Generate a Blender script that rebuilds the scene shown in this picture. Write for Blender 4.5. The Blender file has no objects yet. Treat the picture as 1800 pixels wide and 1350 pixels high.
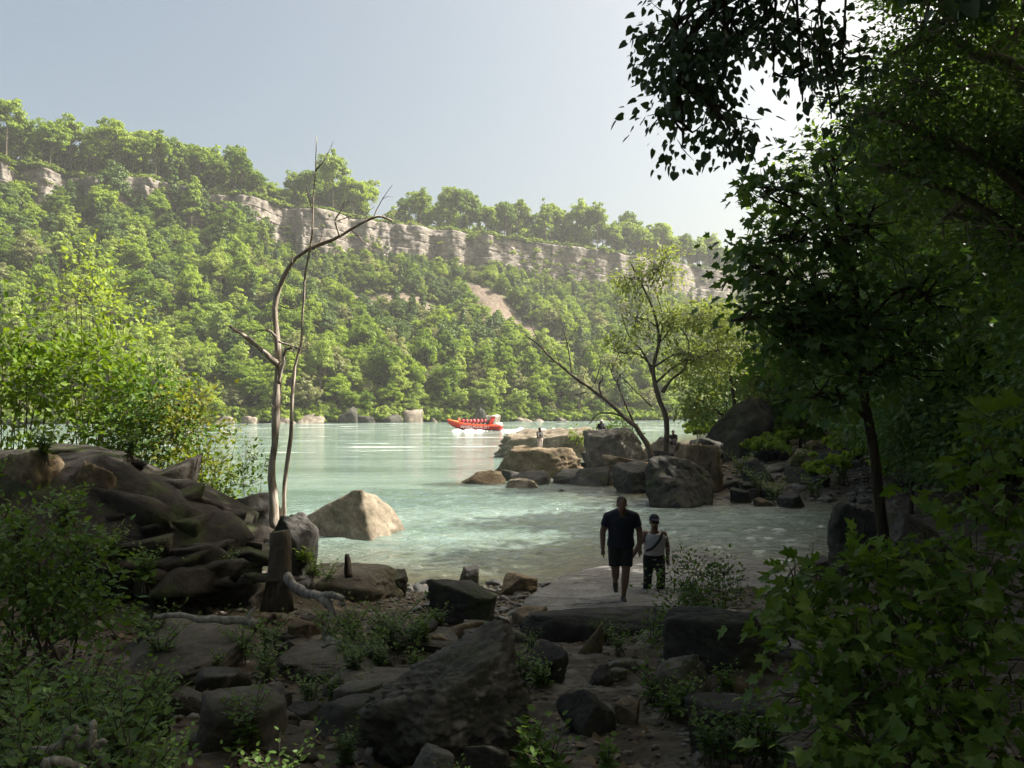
import bpy, bmesh, math, random
import numpy as np
from mathutils import Vector, Matrix

# ------------------------------------------------------------------ camera, sky, sun, exposure
scene = bpy.context.scene
COL = scene.collection
R = math.radians
CAM_Z = 3.5
PITCH = math.atan(45 / 1400)
cam_d = bpy.data.cameras.new('camera')
cam_d.lens = 28.0
cam_d.sensor_width = 36.0
cam_d.clip_start = 0.05
cam_d.clip_end = 4000
cam = bpy.data.objects.new('camera', cam_d)
COL.objects.link(cam)
cam.location = (0, 0, CAM_Z)
cam.rotation_euler = (R(90) + PITCH, 0, 0)
scene.camera = cam

SUN_AZ, SUN_EL = R(79), R(47)          # azimuth clockwise from +Y (the view direction)
world = bpy.data.worlds.new('World')
scene.world = world
world.use_nodes = True
wn = world.node_tree
wn.nodes.clear()
sky = wn.nodes.new('ShaderNodeTexSky')
sky.sky_type = 'NISHITA'
sky.sun_disc = False
sky.sun_elevation = SUN_EL
sky.sun_rotation = SUN_AZ
sky.altitude = 100
sky.air_density = 0.75
sky.dust_density = 9.0
sky.ozone_density = 1.0
bg = wn.nodes.new('ShaderNodeBackground')
bg.inputs['Strength'].default_value = 0.114
wo = wn.nodes.new('ShaderNodeOutputWorld')
wb = wn.nodes.new('ShaderNodeMix')            # even tint that lowers the blue of the whole sky
wb.data_type = 'RGBA'
wb.blend_type = 'MULTIPLY'
wb.inputs[0].default_value = 1.0
wb.inputs[7].default_value = (1.01, 1.0, 0.83, 1)
wn.links.new(sky.outputs[0], wb.inputs[6])
wn.links.new(wb.outputs[2], bg.inputs[0])
wn.links.new(bg.outputs[0], wo.inputs[0])

sun_d = bpy.data.lights.new('sun', 'SUN')
sun_d.energy = 5.0
sun_d.angle = R(0.5)
sun_d.color = (1.0, 0.955, 0.86)
sun = bpy.data.objects.new('sun', sun_d)
COL.objects.link(sun)
SUN_DIR = Vector((math.sin(SUN_AZ) * math.cos(SUN_EL), math.cos(SUN_AZ) * math.cos(SUN_EL), math.sin(SUN_EL)))
sun.rotation_euler = SUN_DIR.to_track_quat('Z', 'Y').to_euler()
sun.location = (60, 20, 80)

vs = scene.view_settings
vs.view_transform = 'Standard'
vs.look = 'None'
vs.exposure = 1.36
vs.gamma = 1.0
vs.use_curve_mapping = False
scene.cycles.use_denoising = True
scene.cycles.max_bounces = 10
scene.cycles.diffuse_bounces = 6
scene.cycles.glossy_bounces = 3
scene.cycles.transmission_bounces = 4
scene.cycles.volume_bounces = 0
scene.cycles.caustics_reflective = False
scene.cycles.caustics_refractive = False

# ------------------------------------------------------------------ helpers
rng = np.random.default_rng(11)
random.seed(5)


def P(px, py, Y):
    """a world point at depth Y that is seen at a place of the 1800 x 1350 photograph"""
    dx, dz = (px - 900) / 1400, -(py - 675) / 1400
    d = np.array([dx, math.cos(PITCH) - dz * math.sin(PITCH), math.sin(PITCH) + dz * math.cos(PITCH)])
    return np.array([0, 0, CAM_Z]) + d * (Y / d[1])


def nrm(a):
    return a / np.maximum(np.linalg.norm(a, axis=-1, keepdims=True), 1e-9)


def _hash(ix, iy, iz, seed):
    h = (ix * 374761393 + iy * 668265263 + iz * 2147483647 + seed * 974634777) & 0xffffffff
    h = ((h ^ (h >> 13)) * 1274126177) & 0xffffffff
    h = ((h ^ (h >> 15)) * 2246822519) & 0xffffffff
    return ((h ^ (h >> 16)) & 0xffff) / 32767.5 - 1.0


def vnoise(p, seed=0):
    p = np.asarray(p, dtype=float)
    i = np.floor(p).astype(np.int64)
    f = p - i
    u = f * f * (3 - 2 * f)
    r = 0
    for dx in (0, 1):
        wx = u[..., 0] if dx else 1 - u[..., 0]
        for dy in (0, 1):
            wy = u[..., 1] if dy else 1 - u[..., 1]
            for dz in (0, 1):
                wz = u[..., 2] if dz else 1 - u[..., 2]
                r = r + wx * wy * wz * _hash(i[..., 0] + dx, i[..., 1] + dy, i[..., 2] + dz, seed)
    return r


def fbm(p, octv=4, seed=0, gain=0.5):
    p = np.asarray(p, dtype=float)
    a, r = 1.0, 0
    for o in range(octv):
        r = r + a * vnoise(p * (2.03 ** o) + o * 17.3, seed + o)
        a *= gain
    return r


def smooth(a, b, x):
    t = np.clip((np.asarray(x, float) - a) / (b - a), 0, 1)
    return t * t * (3 - 2 * t)


class MB:
    """collects vertices and faces (any corner count), with a tint per face"""
    def __init__(self):
        self.V, self.F, self.T, self.n = [], [], [], 0

    def add(self, V, F, tint=None):
        V = np.asarray(V, float).reshape(-1, 3)
        F = np.asarray(F, np.int64)
        self.V.append(V)
        self.F.append(F + self.n)
        self.T.append(np.full(len(F), 0.5) if tint is None else np.broadcast_to(tint, (len(F),)))
        self.n += len(V)
        return self

    def mesh(self, name, mats, smooth_shade=False, offset=(0, 0, 0)):
        me = bpy.data.meshes.new(name)
        V = (np.concatenate(self.V) if self.V else np.zeros((0, 3))) - np.asarray(offset, float)
        me.vertices.add(len(V))
        me.vertices.foreach_set('co', V.astype(np.float32).ravel())
        idx = np.concatenate([f.ravel() for f in self.F])
        tot = np.concatenate([np.full(len(f), f.shape[1]) for f in self.F])
        me.loops.add(len(idx))
        me.loops.foreach_set('vertex_index', idx.astype(np.int32))
        me.polygons.add(len(tot))
        st = np.concatenate([[0], np.cumsum(tot)[:-1]])
        me.polygons.foreach_set('loop_start', st.astype(np.int32))
        if smooth_shade:
            me.polygons.foreach_set('use_smooth', np.ones(len(tot), bool))
        at = me.attributes.new('tint', 'FLOAT', 'FACE')
        at.data.foreach_set('value', np.concatenate(self.T).astype(np.float32))
        me.update(calc_edges=True)
        for m in (mats if isinstance(mats, (list, tuple)) else [mats]):
            me.materials.append(m)
        return me


def link(name, me, parent=None, loc=(0, 0, 0), rotz=0.0, scale=None):
    o = bpy.data.objects.new(name, me)
    COL.objects.link(o)
    o.location = loc
    o.rotation_euler = (0, 0, rotz)
    if scale is not None:
        o.scale = scale if hasattr(scale, '__len__') else (scale,) * 3
    if parent is not None:
        o.parent = parent
    return o


def tag(o, label, cat, group=None):
    o['label'] = label
    o['category'] = cat
    if group:
        o['group'] = group
    return o


def thing(name, label, cat, loc, group=None, rotz=0.0, scale=None):
    return tag(link(name, None, None, loc, rotz, scale), label, cat, group)


def structure(o):
    o['kind'] = 'structure'
    return o


def copy_tree(o, parent=None):
    c = o.copy()
    COL.objects.link(c)
    c.parent = parent
    for ch in o.children:
        copy_tree(ch, c)
    return c


def tube(mb, pts, rad, sides=8, tint=0.5, cap=True, wob=0.0, seed=0):
    pts = np.asarray(pts, float)
    rad = np.asarray(rad, float)
    m = len(pts)
    tg = nrm(np.gradient(pts, axis=0))
    ref = np.array([1.0, 0.13, 0.07]) if abs(tg[0][0]) < 0.8 else np.array([0.05, 1.0, 0.1])
    V = []
    a = np.linspace(0, 2 * np.pi, sides, endpoint=False)
    u = None
    for i in range(m):
        u = ref - tg[i] * ref.dot(tg[i]) if u is None else u - tg[i] * u.dot(tg[i])
        u = u / np.linalg.norm(u)
        v = np.cross(tg[i], u)
        r = rad[i]
        rr = r * (1 + (wob * vnoise(np.stack([np.cos(a) * 1.7 + i * 0.35, np.sin(a) * 1.7, np.full(sides, i * 0.21)], -1), seed) if wob else 0))
        rr = np.broadcast_to(rr, (sides,))
        V.append(pts[i] + rr[:, None] * (np.cos(a)[:, None] * u + np.sin(a)[:, None] * v))
    V = np.concatenate(V)
    i0 = np.arange(sides)
    i1 = (i0 + 1) % sides
    F = np.concatenate([np.stack([k * sides + i0, k * sides + i1, (k + 1) * sides + i1, (k + 1) * sides + i0], -1) for k in range(m - 1)])
    base = mb.n
    mb.add(V, F, tint)
    if cap:
        for k, flip in ((0, True), (m - 1, False)):
            mb.V.append(pts[k][None])
            c = mb.n
            mb.n += 1
            ring = base + k * sides
            t = np.stack([ring + i0, ring + i1, np.full(sides, c)], -1)
            mb.F.append(t[:, ::-1] if flip else t)
            mb.T.append(np.full(sides, tint))


def curve_pts(ctrl, n=24):
    """Catmull-Rom through control points"""
    c = np.asarray(ctrl, float)
    c = np.vstack([2 * c[0] - c[1], c, 2 * c[-1] - c[-2]])
    seg = len(c) - 3
    out = []
    for t in np.linspace(0, seg - 1e-6, n):
        k = int(t)
        f = t - k
        p0, p1, p2, p3 = c[k:k + 4]
        out.append(0.5 * (2 * p1 + (p2 - p0) * f + (2 * p0 - 5 * p1 + 4 * p2 - p3) * f ** 2 + (3 * p1 - p0 - 3 * p2 + p3) * f ** 3))
    return np.array(out)


# ------------------------------------------------------------------ materials
class NT:
    def __init__(self, name):
        self.m = bpy.data.materials.new(name)
        self.m.use_nodes = True
        self.t = self.m.node_tree
        self.t.nodes.clear()
        self.out = self.t.nodes.new('ShaderNodeOutputMaterial')

    def n(self, typ, ins=None, **kw):
        nd = self.t.nodes.new('ShaderNode' + typ)
        for k, v in kw.items():
            setattr(nd, k, v)
        for k, v in (ins or {}).items():
            if isinstance(v, bpy.types.NodeSocket):
                self.t.links.new(v, nd.inputs[k])
            else:
                nd.inputs[k].default_value = v
        return nd

    def mix(self, f, a, b, blend='MIX'):
        nd = self.t.nodes.new('ShaderNodeMix')
        nd.data_type = 'RGBA'
        nd.blend_type = blend
        for i, v in ((0, f), (6, a), (7, b)):
            if isinstance(v, bpy.types.NodeSocket):
                self.t.links.new(v, nd.inputs[i])
            else:
                nd.inputs[i].default_value = v if i == 0 else (*v, 1)[:4]
        return nd.outputs[2]

    def math(self, op, a, b=0.0, c=0.0, clamp=False):
        nd = self.t.nodes.new('ShaderNodeMath')
        nd.operation = op
        nd.use_clamp = clamp
        for i, v in enumerate((a, b, c)):
            if isinstance(v, bpy.types.NodeSocket):
                self.t.links.new(v, nd.inputs[i])
            else:
                nd.inputs[i].default_value = v
        return nd.outputs[0]

    def ramp(self, f, stops):
        nd = self.t.nodes.new('ShaderNodeValToRGB')
        el = nd.color_ramp.elements
        while len(el) < len(stops):
            el.new(0.5)
        for e, (p, c) in zip(el, stops):
            e.position = p
            e.color = (*c, 1)[:4] if hasattr(c, '__len__') else (c, c, c, 1)
        self.t.links.new(f, nd.inputs[0])
        return nd.outputs[0]

    def pos(self, scale=(1, 1, 1), obj=False):
        if obj:
            s = self.n('TexCoord').outputs['Object']
        else:
            s = self.n('NewGeometry').outputs['Position']
        return self.n('Mapping', {'Vector': s, 'Scale': scale}).outputs[0]

    def noise(self, vec, scale, detail=4, rough=0.55, dist=0.0):
        return self.n('TexNoise', {'Vector': vec, 'Scale': scale, 'Detail': detail, 'Roughness': rough, 'Distortion': dist}).outputs[0]

    def done(self, shader):
        self.t.links.new(shader, self.out.inputs['Surface'])
        return self.m


def leaf_material(name, c1, c2, trans=0.35, gloss=0.35, obj_var=0.25):
    k = NT(name)
    t = k.n('Attribute', attribute_name='tint').outputs['Fac']
    r = k.n('ObjectInfo').outputs['Random']
    f = k.math('ADD', k.math('MULTIPLY', t, 1 - obj_var), k.math('MULTIPLY', r, obj_var))
    col = k.mix(f, c1, c2)
    p = k.n('BsdfPrincipled', {'Base Color': col, 'Roughness': 0.5, 'Specular IOR Level': gloss})
    warm = k.mix(1.0, col, (1.5, 1.45, 0.55), 'MULTIPLY')
    tr = k.n('BsdfTranslucent', {'Color': warm})
    return k.done(k.n('MixShader', {0: trans, 1: p.outputs[0], 2: tr.outputs[0]}).outputs[0])


def bark_material(name, c1, c2, scale=14):
    k = NT(name)
    v = k.pos((1, 1, 0.18))
    n1 = k.noise(v, scale, 6, 0.65)
    col = k.ramp(n1, [(0.32, c1), (0.68, c2)])
    b = k.n('Bump', {'Height': n1, 'Strength': 0.7, 'Distance': 0.03})
    p = k.n('BsdfPrincipled', {'Base Color': col, 'Roughness': 0.9, 'Specular IOR Level': 0.15, 'Normal': b.outputs[0]})
    return k.done(p.outputs[0])


def rock_material(name, dark, mid, light, moss=0.0, scale=1.0, wet=0.0, strata=0.0, cracks=0.0):
    k = NT(name)
    v = k.pos()
    n1 = k.noise(v, 1.1 * scale, 8, 0.62, 0.4)
    n2 = k.noise(v, 9 * scale, 8, 0.7)
    col = k.ramp(n1, [(0.28, dark), (0.5, mid), (0.74, light)])
    spk = k.ramp(n2, [(0.35, 0.62), (0.65, 1.2)])
    col = k.mix(1.0, col, spk, 'MULTIPLY')
    if strata:
        vz = k.pos((0.25, 0.25, 5.0 * scale))
        sn = k.noise(vz, 1.0, 4, 0.6)
        col = k.mix(strata, col, k.mix(1.0, col, k.ramp(sn, [(0.4, 0.45), (0.6, 1.25)]), 'MULTIPLY'))
    if moss:
        mn = k.noise(v, 2.3 * scale, 6, 0.6)
        mask = k.math('MULTIPLY', k.ramp(mn, [(0.52, 0.0), (0.64, 1.0)]), moss)
        col = k.mix(mask, col, (0.055, 0.075, 0.02))
    h = k.math('ADD', k.math('MULTIPLY', n1, 0.6), k.math('MULTIPLY', n2, 0.35))
    if cracks:
        wv = k.mix(0.35, k.pos((0.55, 1.7, 1.0)), k.n('TexNoise', {'Vector': v, 'Scale': 1.3, 'Detail': 5.0}).outputs['Color'], 'ADD')
        ed = k.n('TexVoronoi', {'Vector': wv, 'Scale': 0.9}, feature='DISTANCE_TO_EDGE').outputs[0]
        line = k.ramp(ed, [(0.0, 1.0), (0.022, 0.0)])
        col = k.mix(k.math('MULTIPLY', line, cracks), col, (0.03, 0.028, 0.026))
        h = k.math('SUBTRACT', h, k.math('MULTIPLY', line, 0.5))
    h = k.math('ADD', h, k.math('MULTIPLY', k.noise(v, 30 * scale, 4, 0.7), 0.12))
    b = k.n('Bump', {'Height': h, 'Strength': 0.75, 'Distance': 0.10 / scale})
    p = k.n('BsdfPrincipled', {'Base Color': col, 'Roughness': 0.85 - 0.45 * wet, 'Specular IOR Level': 0.2 + 0.3 * wet, 'Normal': b.outputs[0]})
    return k.done(p.outputs[0])


def plain(name, col, rough=0.7, spec=0.3, var=0.15, scale=25):
    k = NT(name)
    n1 = k.noise(k.pos(obj=True), scale, 4)
    c = k.mix(n1, tuple(x * (1 - var) for x in col), tuple(min(1, x * (1 + var)) for x in col))
    b = k.n('Bump', {'Height': n1, 'Strength': 0.25, 'Distance': 0.01})
    p = k.n('BsdfPrincipled', {'Base Color': c, 'Roughness': rough, 'Specular IOR Level': spec, 'Normal': b.outputs[0]})
    return k.done(p.outputs[0])


M = {}
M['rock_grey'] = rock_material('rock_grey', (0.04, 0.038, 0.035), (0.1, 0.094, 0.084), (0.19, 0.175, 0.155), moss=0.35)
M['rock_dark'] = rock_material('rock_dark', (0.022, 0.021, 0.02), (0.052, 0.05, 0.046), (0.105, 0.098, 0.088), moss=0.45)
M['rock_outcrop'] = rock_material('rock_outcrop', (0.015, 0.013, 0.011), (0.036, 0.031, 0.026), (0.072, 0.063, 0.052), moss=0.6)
M['rock_tan'] = rock_material('rock_tan', (0.085, 0.07, 0.052), (0.20, 0.166, 0.125), (0.36, 0.31, 0.24), moss=0.12)
M['rock_brown'] = rock_material('rock_brown', (0.06, 0.045, 0.03), (0.16, 0.12, 0.078), (0.30, 0.24, 0.165), moss=0.4)
M['rock_slab'] = rock_material('rock_slab', (0.105, 0.1, 0.094), (0.20, 0.192, 0.18), (0.30, 0.29, 0.275), scale=1.4, cracks=0.8)
M['rock_ledge'] = rock_material('rock_ledge', (0.05, 0.044, 0.037), (0.11, 0.097, 0.08), (0.18, 0.16, 0.135), moss=0.25, strata=0.5)
M['stone'] = rock_material('stone', (0.06, 0.056, 0.05), (0.15, 0.138, 0.12), (0.30, 0.275, 0.24), scale=2.5)
M['wet_stone'] = rock_material('wet_stone', (0.025, 0.024, 0.024), (0.07, 0.066, 0.062), (0.14, 0.13, 0.12), scale=2.5, wet=1.0)
M['cliff'] = rock_material('cliff', (0.095, 0.082, 0.072), (0.20, 0.177, 0.157), (0.33, 0.30, 0.268), scale=0.22, strata=0.55)
M['cliff_red'] = rock_material('cliff_red', (0.2, 0.11, 0.065), (0.36, 0.22, 0.14), (0.48, 0.34, 0.24), scale=0.25, strata=0.4)
M['shore_rock'] = rock_material('shore_rock', (0.09, 0.075, 0.06), (0.2, 0.17, 0.14), (0.36, 0.31, 0.255), scale=0.5, moss=0.2)
M['bark'] = bark_material('bark', (0.018, 0.014, 0.011), (0.07, 0.056, 0.044))
M['bark_pale'] = bark_material('bark_pale', (0.09, 0.075, 0.06), (0.24, 0.21, 0.175))
M['bark_mid'] = bark_material('bark_mid', (0.035, 0.028, 0.022), (0.14, 0.115, 0.09), 20)
M['dead_wood'] = bark_material('dead_wood', (0.2, 0.16, 0.125), (0.56, 0.49, 0.41), 22)
M['driftwood'] = bark_material('driftwood', (0.12, 0.11, 0.098), (0.40, 0.375, 0.34), 18)
M['far_bark'] = bark_material('far_bark', (0.05, 0.04, 0.03), (0.16, 0.13, 0.10), 1.0)
M['leaf_far'] = leaf_material('leaf_far', (0.06, 0.125, 0.012), (0.27, 0.355, 0.045), 0.45, 0.2, 0.6)
M['leaf_far_pale'] = leaf_material('leaf_far_pale', (0.16, 0.235, 0.05), (0.33, 0.40, 0.10), 0.45, 0.2, 0.5)
M['leaf_far_dark'] = leaf_material('leaf_far_dark', (0.04, 0.085, 0.018), (0.11, 0.165, 0.035), 0.22, 0.2, 0.5)
M['leaf_far_grey'] = leaf_material('leaf_far_grey', (0.14, 0.16, 0.075), (0.27, 0.29, 0.15), 0.4, 0.2, 0.5)
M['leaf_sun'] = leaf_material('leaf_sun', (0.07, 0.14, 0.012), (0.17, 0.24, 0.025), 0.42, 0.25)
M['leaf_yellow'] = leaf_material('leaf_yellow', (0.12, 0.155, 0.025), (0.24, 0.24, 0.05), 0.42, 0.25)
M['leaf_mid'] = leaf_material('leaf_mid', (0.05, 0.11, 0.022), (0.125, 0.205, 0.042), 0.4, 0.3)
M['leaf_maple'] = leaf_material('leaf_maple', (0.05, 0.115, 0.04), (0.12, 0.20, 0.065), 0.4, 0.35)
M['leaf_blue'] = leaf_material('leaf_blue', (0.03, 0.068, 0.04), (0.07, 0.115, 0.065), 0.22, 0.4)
M['leaf_shrub'] = leaf_material('leaf_shrub', (0.048, 0.115, 0.016), (0.13, 0.21, 0.032), 0.4, 0.3)
M['leaf_pale'] = leaf_material('leaf_pale', (0.13, 0.18, 0.055), (0.25, 0.29, 0.11), 0.4, 0.25)

# ------------------------------------------------------------------ near bank
SHORE = np.array([(-400, 40), (-120, 26), (-40, 19), (-20, 17.5), (-9, 17), (-5, 16.6), (-2.6, 15.8), (-1, 15.6), (0.3, 16.0), (1.5, 16.8), (3, 18.0),
                  (5, 17.6), (6.3, 17), (8.6, 18.5), (11, 22), (12.8, 26), (12, 29.5), (8.6, 31.2), (6, 33), (5.2, 38), (6.2, 46), (7.5, 55),
                  (9.5, 66), (15, 80), (26, 104), (55, 165), (110, 260), (260, 480), (500, 480), (500, -80), (-400, -80)], float)


def shore_dist(x, y):
    """signed distance to the near shore line, positive on land"""
    x = np.asarray(x, float)
    y = np.asarray(y, float)
    d = np.full(x.shape, 1e9)
    inside = np.zeros(x.shape, bool)
    n = len(SHORE)
    for i in range(n):
        ax, ay = SHORE[i]
        bx, by = SHORE[(i + 1) % n]
        t = np.clip(((x - ax) * (bx - ax) + (y - ay) * (by - ay)) / ((bx - ax) ** 2 + (by - ay) ** 2), 0, 1)
        d = np.minimum(d, np.hypot(x - ax - t * (bx - ax), y - ay - t * (by - ay)))
        c = (ay > y) != (by > y)
        with np.errstate(divide='ignore', invalid='ignore'):
            xi = (bx - ax) * (y - ay) / (by - ay) + ax
        inside ^= c & (x < xi)
    return np.where(inside, d, -d)


def ground_z(x, y):
    x = np.asarray(x, float)
    y = np.asarray(y, float)
    d = shore_dist(x, y)
    dd = np.minimum(d, 20)
    z = np.where(d > 0, 0.1 * dd + 0.025 * np.maximum(0, dd - 3.3), np.maximum(0.16 * d, -4))
    far = smooth(19, 26, y)
    z = z + 9 * (1 - np.exp(-np.maximum(0, x - 13.5 - 0.1 * y) * 0.4 / 9)) * smooth(0, 6, d) + np.maximum(0, x - 7.5) * 0.12 * smooth(0, 5, d) * (1 - far)
    z = z + 1.25 * np.exp(-(((x + 9.5) / 4.6) ** 2 + ((y - 12.2) / 2.6) ** 2)) * smooth(0, 2, d)
    z = z + 0.5 * np.exp(-(((x + 5.5) / 2.2) ** 2 + ((y - 11.5) / 2.0) ** 2)) * smooth(0, 2, d)
    p = np.stack([x, y, np.zeros_like(x)], -1)
    amp = smooth(-1.5, 1.0, d)
    z = z + amp * (0.10 * fbm(p * 0.55, 3, 3) + 0.045 * fbm(p * 2.3, 4, 9)) + (1 - amp) * 0.05 * fbm(p * 0.8, 3, 5)
    # trodden path down to the water
    return z


def axis(a, b, dense_a, dense_b, h_d, grow=1.09, hmax=6):
    xs = list(np.arange(dense_a, dense_b + 1e-6, h_d))
    h, v = h_d, dense_b
    while v < b:
        h = min(h * grow, hmax)
        v += h
        xs.append(v)
    h, v = h_d, dense_a
    while v > a:
        h = min(h * grow, hmax)
        v -= h
        xs.insert(0, v)
    return np.array(xs)


def grid_faces(nu, nv):
    i, j = np.meshgrid(np.arange(nu - 1), np.arange(nv - 1), indexing='ij')
    a = (i * nv + j).ravel()
    return np.stack([a, a + nv, a + nv + 1, a + 1], -1)


gx = axis(-260, 420, -7, 8, 0.085)
gy = axis(-60, 460, 3.0, 18.5, 0.085)
X, Y = np.meshgrid(gx, gy, indexing='ij')
Z = ground_z(X, Y)
k = NT('bank_soil')
v = k.pos()
a = k.noise(v, 0.9, 6, 0.6)
b = k.noise(v, 14, 6, 0.7)
c = k.noise(v, 3.2, 6, 0.65)
col = k.ramp(a, [(0.3, (0.04, 0.031, 0.021)), (0.5, (0.08, 0.063, 0.044)), (0.72, (0.13, 0.11, 0.085))])
col = k.mix(1.0, col, k.ramp(b, [(0.3, 0.5), (0.7, 1.35)]), 'MULTIPLY')
col = k.mix(k.ramp(c, [(0.56, 0.0), (0.66, 0.55)]), col, (0.035, 0.05, 0.014))
vo = k.n('TexVoronoi', {'Vector': v, 'Scale': 9.0, 'Randomness': 1.0})
col = k.mix(k.ramp(k.noise(v, 1.7, 3), [(0.48, 0.0), (0.6, 0.6)]), col, k.ramp(vo.outputs['Color'], [(0.1, (0.07, 0.06, 0.05)), (0.9, (0.24, 0.215, 0.185))]))
hb = k.math('ADD', k.math('MULTIPLY', b, 0.5), k.math('MULTIPLY', vo.outputs['Distance'], -0.6))
bp = k.n('Bump', {'Height': hb, 'Strength': 0.8, 'Distance': 0.05})
M['soil'] = k.done(k.n('BsdfPrincipled', {'Base Color': col, 'Roughness': 0.9, 'Specular IOR Level': 0.2, 'Normal': bp.outputs[0]}).outputs[0])
bank = structure(link('bank_ground', MB().add(np.stack([X, Y, Z], -1), grid_faces(*X.shape)).mesh('bank_ground', M['soil'], True)))

# ------------------------------------------------------------------ river
wx = axis(-420, 560, -7, 14, 0.1, 1.07, 12)
wy = axis(13, 470, 14.5, 33, 0.1, 1.04, 8)
X, Y = np.meshgrid(wx, wy, indexing='ij')
k = NT('river_water')
sd = k.n('Attribute', attribute_name='shore').outputs['Fac']
v1 = k.pos((0.35, 1.0, 1.0))
v2 = k.pos((0.06, 0.5, 1.0))
swirl = k.noise(v2, 0.35, 5, 0.6, 0.6)
deep = k.ramp(swirl, [(0.35, (0.098, 0.148, 0.124)), (0.5, (0.15, 0.21, 0.182)), (0.68, (0.215, 0.285, 0.252))])
near_n = k.noise(k.pos((0.5, 1.2, 1)), 0.5, 4, 0.6, 0.5)
sh = k.math('ADD', sd, k.math('MULTIPLY', k.math('SUBTRACT', near_n, 0.5), 0.55))
col = k.mix(k.ramp(sh, [(0.10, 0.0), (0.95, 1.0)]), (0.08, 0.075, 0.045), deep)
# white water: long streaks in the fast part of the river
fo = k.noise(k.pos((0.055, 0.42, 1)), 1.0, 7, 0.68, 0.5)
fine = k.noise(k.pos((0.5, 2.2, 1)), 1.0, 5, 0.7)
foam = k.math('MULTIPLY', k.ramp(k.math('ADD', fo, k.math('MULTIPLY', k.math('SUBTRACT', fine, 0.5), 0.22)), [(0.59, 0.0), (0.67, 1.0)]),
              k.n('Attribute', attribute_name='fast').outputs['Fac'])
col = k.mix(foam, col, (0.78, 0.82, 0.80))
w1 = k.noise(k.pos((0.8, 2.2, 1)), 1.4, 5, 0.62, 0.3)
w2 = k.noise(k.pos((0.9, 1.8, 1)), 6.5, 4, 0.6, 0.4)
w3 = k.noise(k.pos((0.12, 0.5, 1)), 1.0, 4, 0.6)
hh = k.math('ADD', k.math('MULTIPLY', w1, 0.15), k.math('ADD', k.math('MULTIPLY', w2, 0.085), k.math('MULTIPLY', w3, 0.55)))
bp = k.n('Bump', {'Height': hh, 'Strength': 1.0, 'Distance': 0.9})
p = k.n('BsdfPrincipled', {'Base Color': col, 'Roughness': k.math('ADD', 0.06, k.math('MULTIPLY', foam, 0.6)), 'IOR': 1.6, 'Specular IOR Level': 0.5, 'Normal': bp.outputs[0]})
M['water'] = k.done(p.outputs[0])
sp_ = np.maximum(np.gradient(X, axis=0), np.gradient(Y, axis=1))
fade = np.clip(0.12 / sp_, 0, 1) ** 1.5
q_ = np.stack([X * 1.1, Y * 2.4, np.zeros_like(X)], -1)
wav = 0.034 * fbm(q_ * 0.9, 3, 61, 0.6) + 0.024 * fbm(q_ * 2.1 + 5, 2, 67)
calm = 1.3 * (0.35 + 0.65 * smooth(0.2, 3.0, -shore_dist(X, Y)))
me = MB().add(np.stack([X, Y, wav * fade * calm], -1), grid_faces(*X.shape)).mesh('river', M['water'], True)
at = me.attributes.new('shore', 'FLOAT', 'POINT')
sdv = np.clip(-shore_dist(X, Y) / 6, 0, 1)
at.data.foreach_set('value', sdv.ravel().astype(np.float32))
at = me.attributes.new('fast', 'FLOAT', 'POINT')
at.data.foreach_set('value', (smooth(42, 75, Y)).ravel().astype(np.float32))
river = structure(link('river', me))

# ------------------------------------------------------------------ far side of the gorge
UPX = np.array([-1500, -900, 0, 450, 650, 850, 1000, 1180, 1290, 1600, 2300, 3200], float)
DSH = np.array([150, 168, 188, 204, 214, 230, 243, 268, 290, 345, 480, 700], float)
DTOP = np.array([235, 262, 292, 329, 362, 393, 417, 470, 508, 600, 820, 1150], float)
UG = np.linspace(-1100, 2300, 420)


def hill_ends(u):
    ds = np.interp(u, UPX, DSH)
    dt = np.interp(u, UPX, DTOP)
    a = (np.asarray(u) - 900) / 1400
    wig = 5.0 * vnoise(np.stack([np.asarray(u) / 62, np.zeros_like(u), np.zeros_like(u)], -1), 4) + 2.6 * vnoise(np.stack([np.asarray(u) / 23, np.zeros_like(u), np.zeros_like(u)], -1), 8)
    dt = dt + wig
    ds = ds + 1.6 * vnoise(np.stack([np.asarray(u) / 40, np.zeros_like(u), np.zeros_like(u)], -1), 6)
    return np.stack([a * ds, ds], -1), np.stack([a * dt, dt], -1)


CLIFF_TOP = 90.0


def rim(u):
    return CLIFF_TOP + 3.0 * (1 - smooth(230, 460, u))



def cliff_base(u):
    return 70.5 + 6.0 * (1 - smooth(230, 460, np.asarray(u))) + 2.0 * vnoise(np.stack([np.asarray(u) / 55, np.zeros_like(u), np.zeros_like(u)], -1), 21)


def hill_point(u, t):
    u = np.asarray(u, float)
    t = np.asarray(t, float)
    s, top = hill_ends(u)
    xy = s + (top - s) * (t * 1.02)[..., None]
    z = -0.8 + 3.3 * smooth(0, 0.05, t) + (cliff_base(u) - 1.2) * np.power(np.clip(t, 0, 1.1), 1.12)
    p = np.stack([u / 60, t * 4, np.zeros_like(u)], -1)
    gully = 4.2 * fbm(p, 3, 31) * smooth(0.02, 0.3, t) * (1 - smooth(0.85, 1.0, t))
    z = z + gully + 0.7 * fbm(np.stack([xy[..., 0], xy[..., 1], z], -1) * 0.25, 3, 33) * smooth(0.0, 0.06, t)
    return np.concatenate([xy, z[..., None]], -1)


SCREE = [((600, 0.70), (760, 0.62), 28, 0.07), ((650, 0.66), (720, 0.60), 45, 0.07), ((830, 0.76), (990, 0.34), 36, 0.08), ((870, 0.62), (960, 0.45), 48, 0.09), ((540, 0.78), (600, 0.7), 30, 0.06)]


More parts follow.
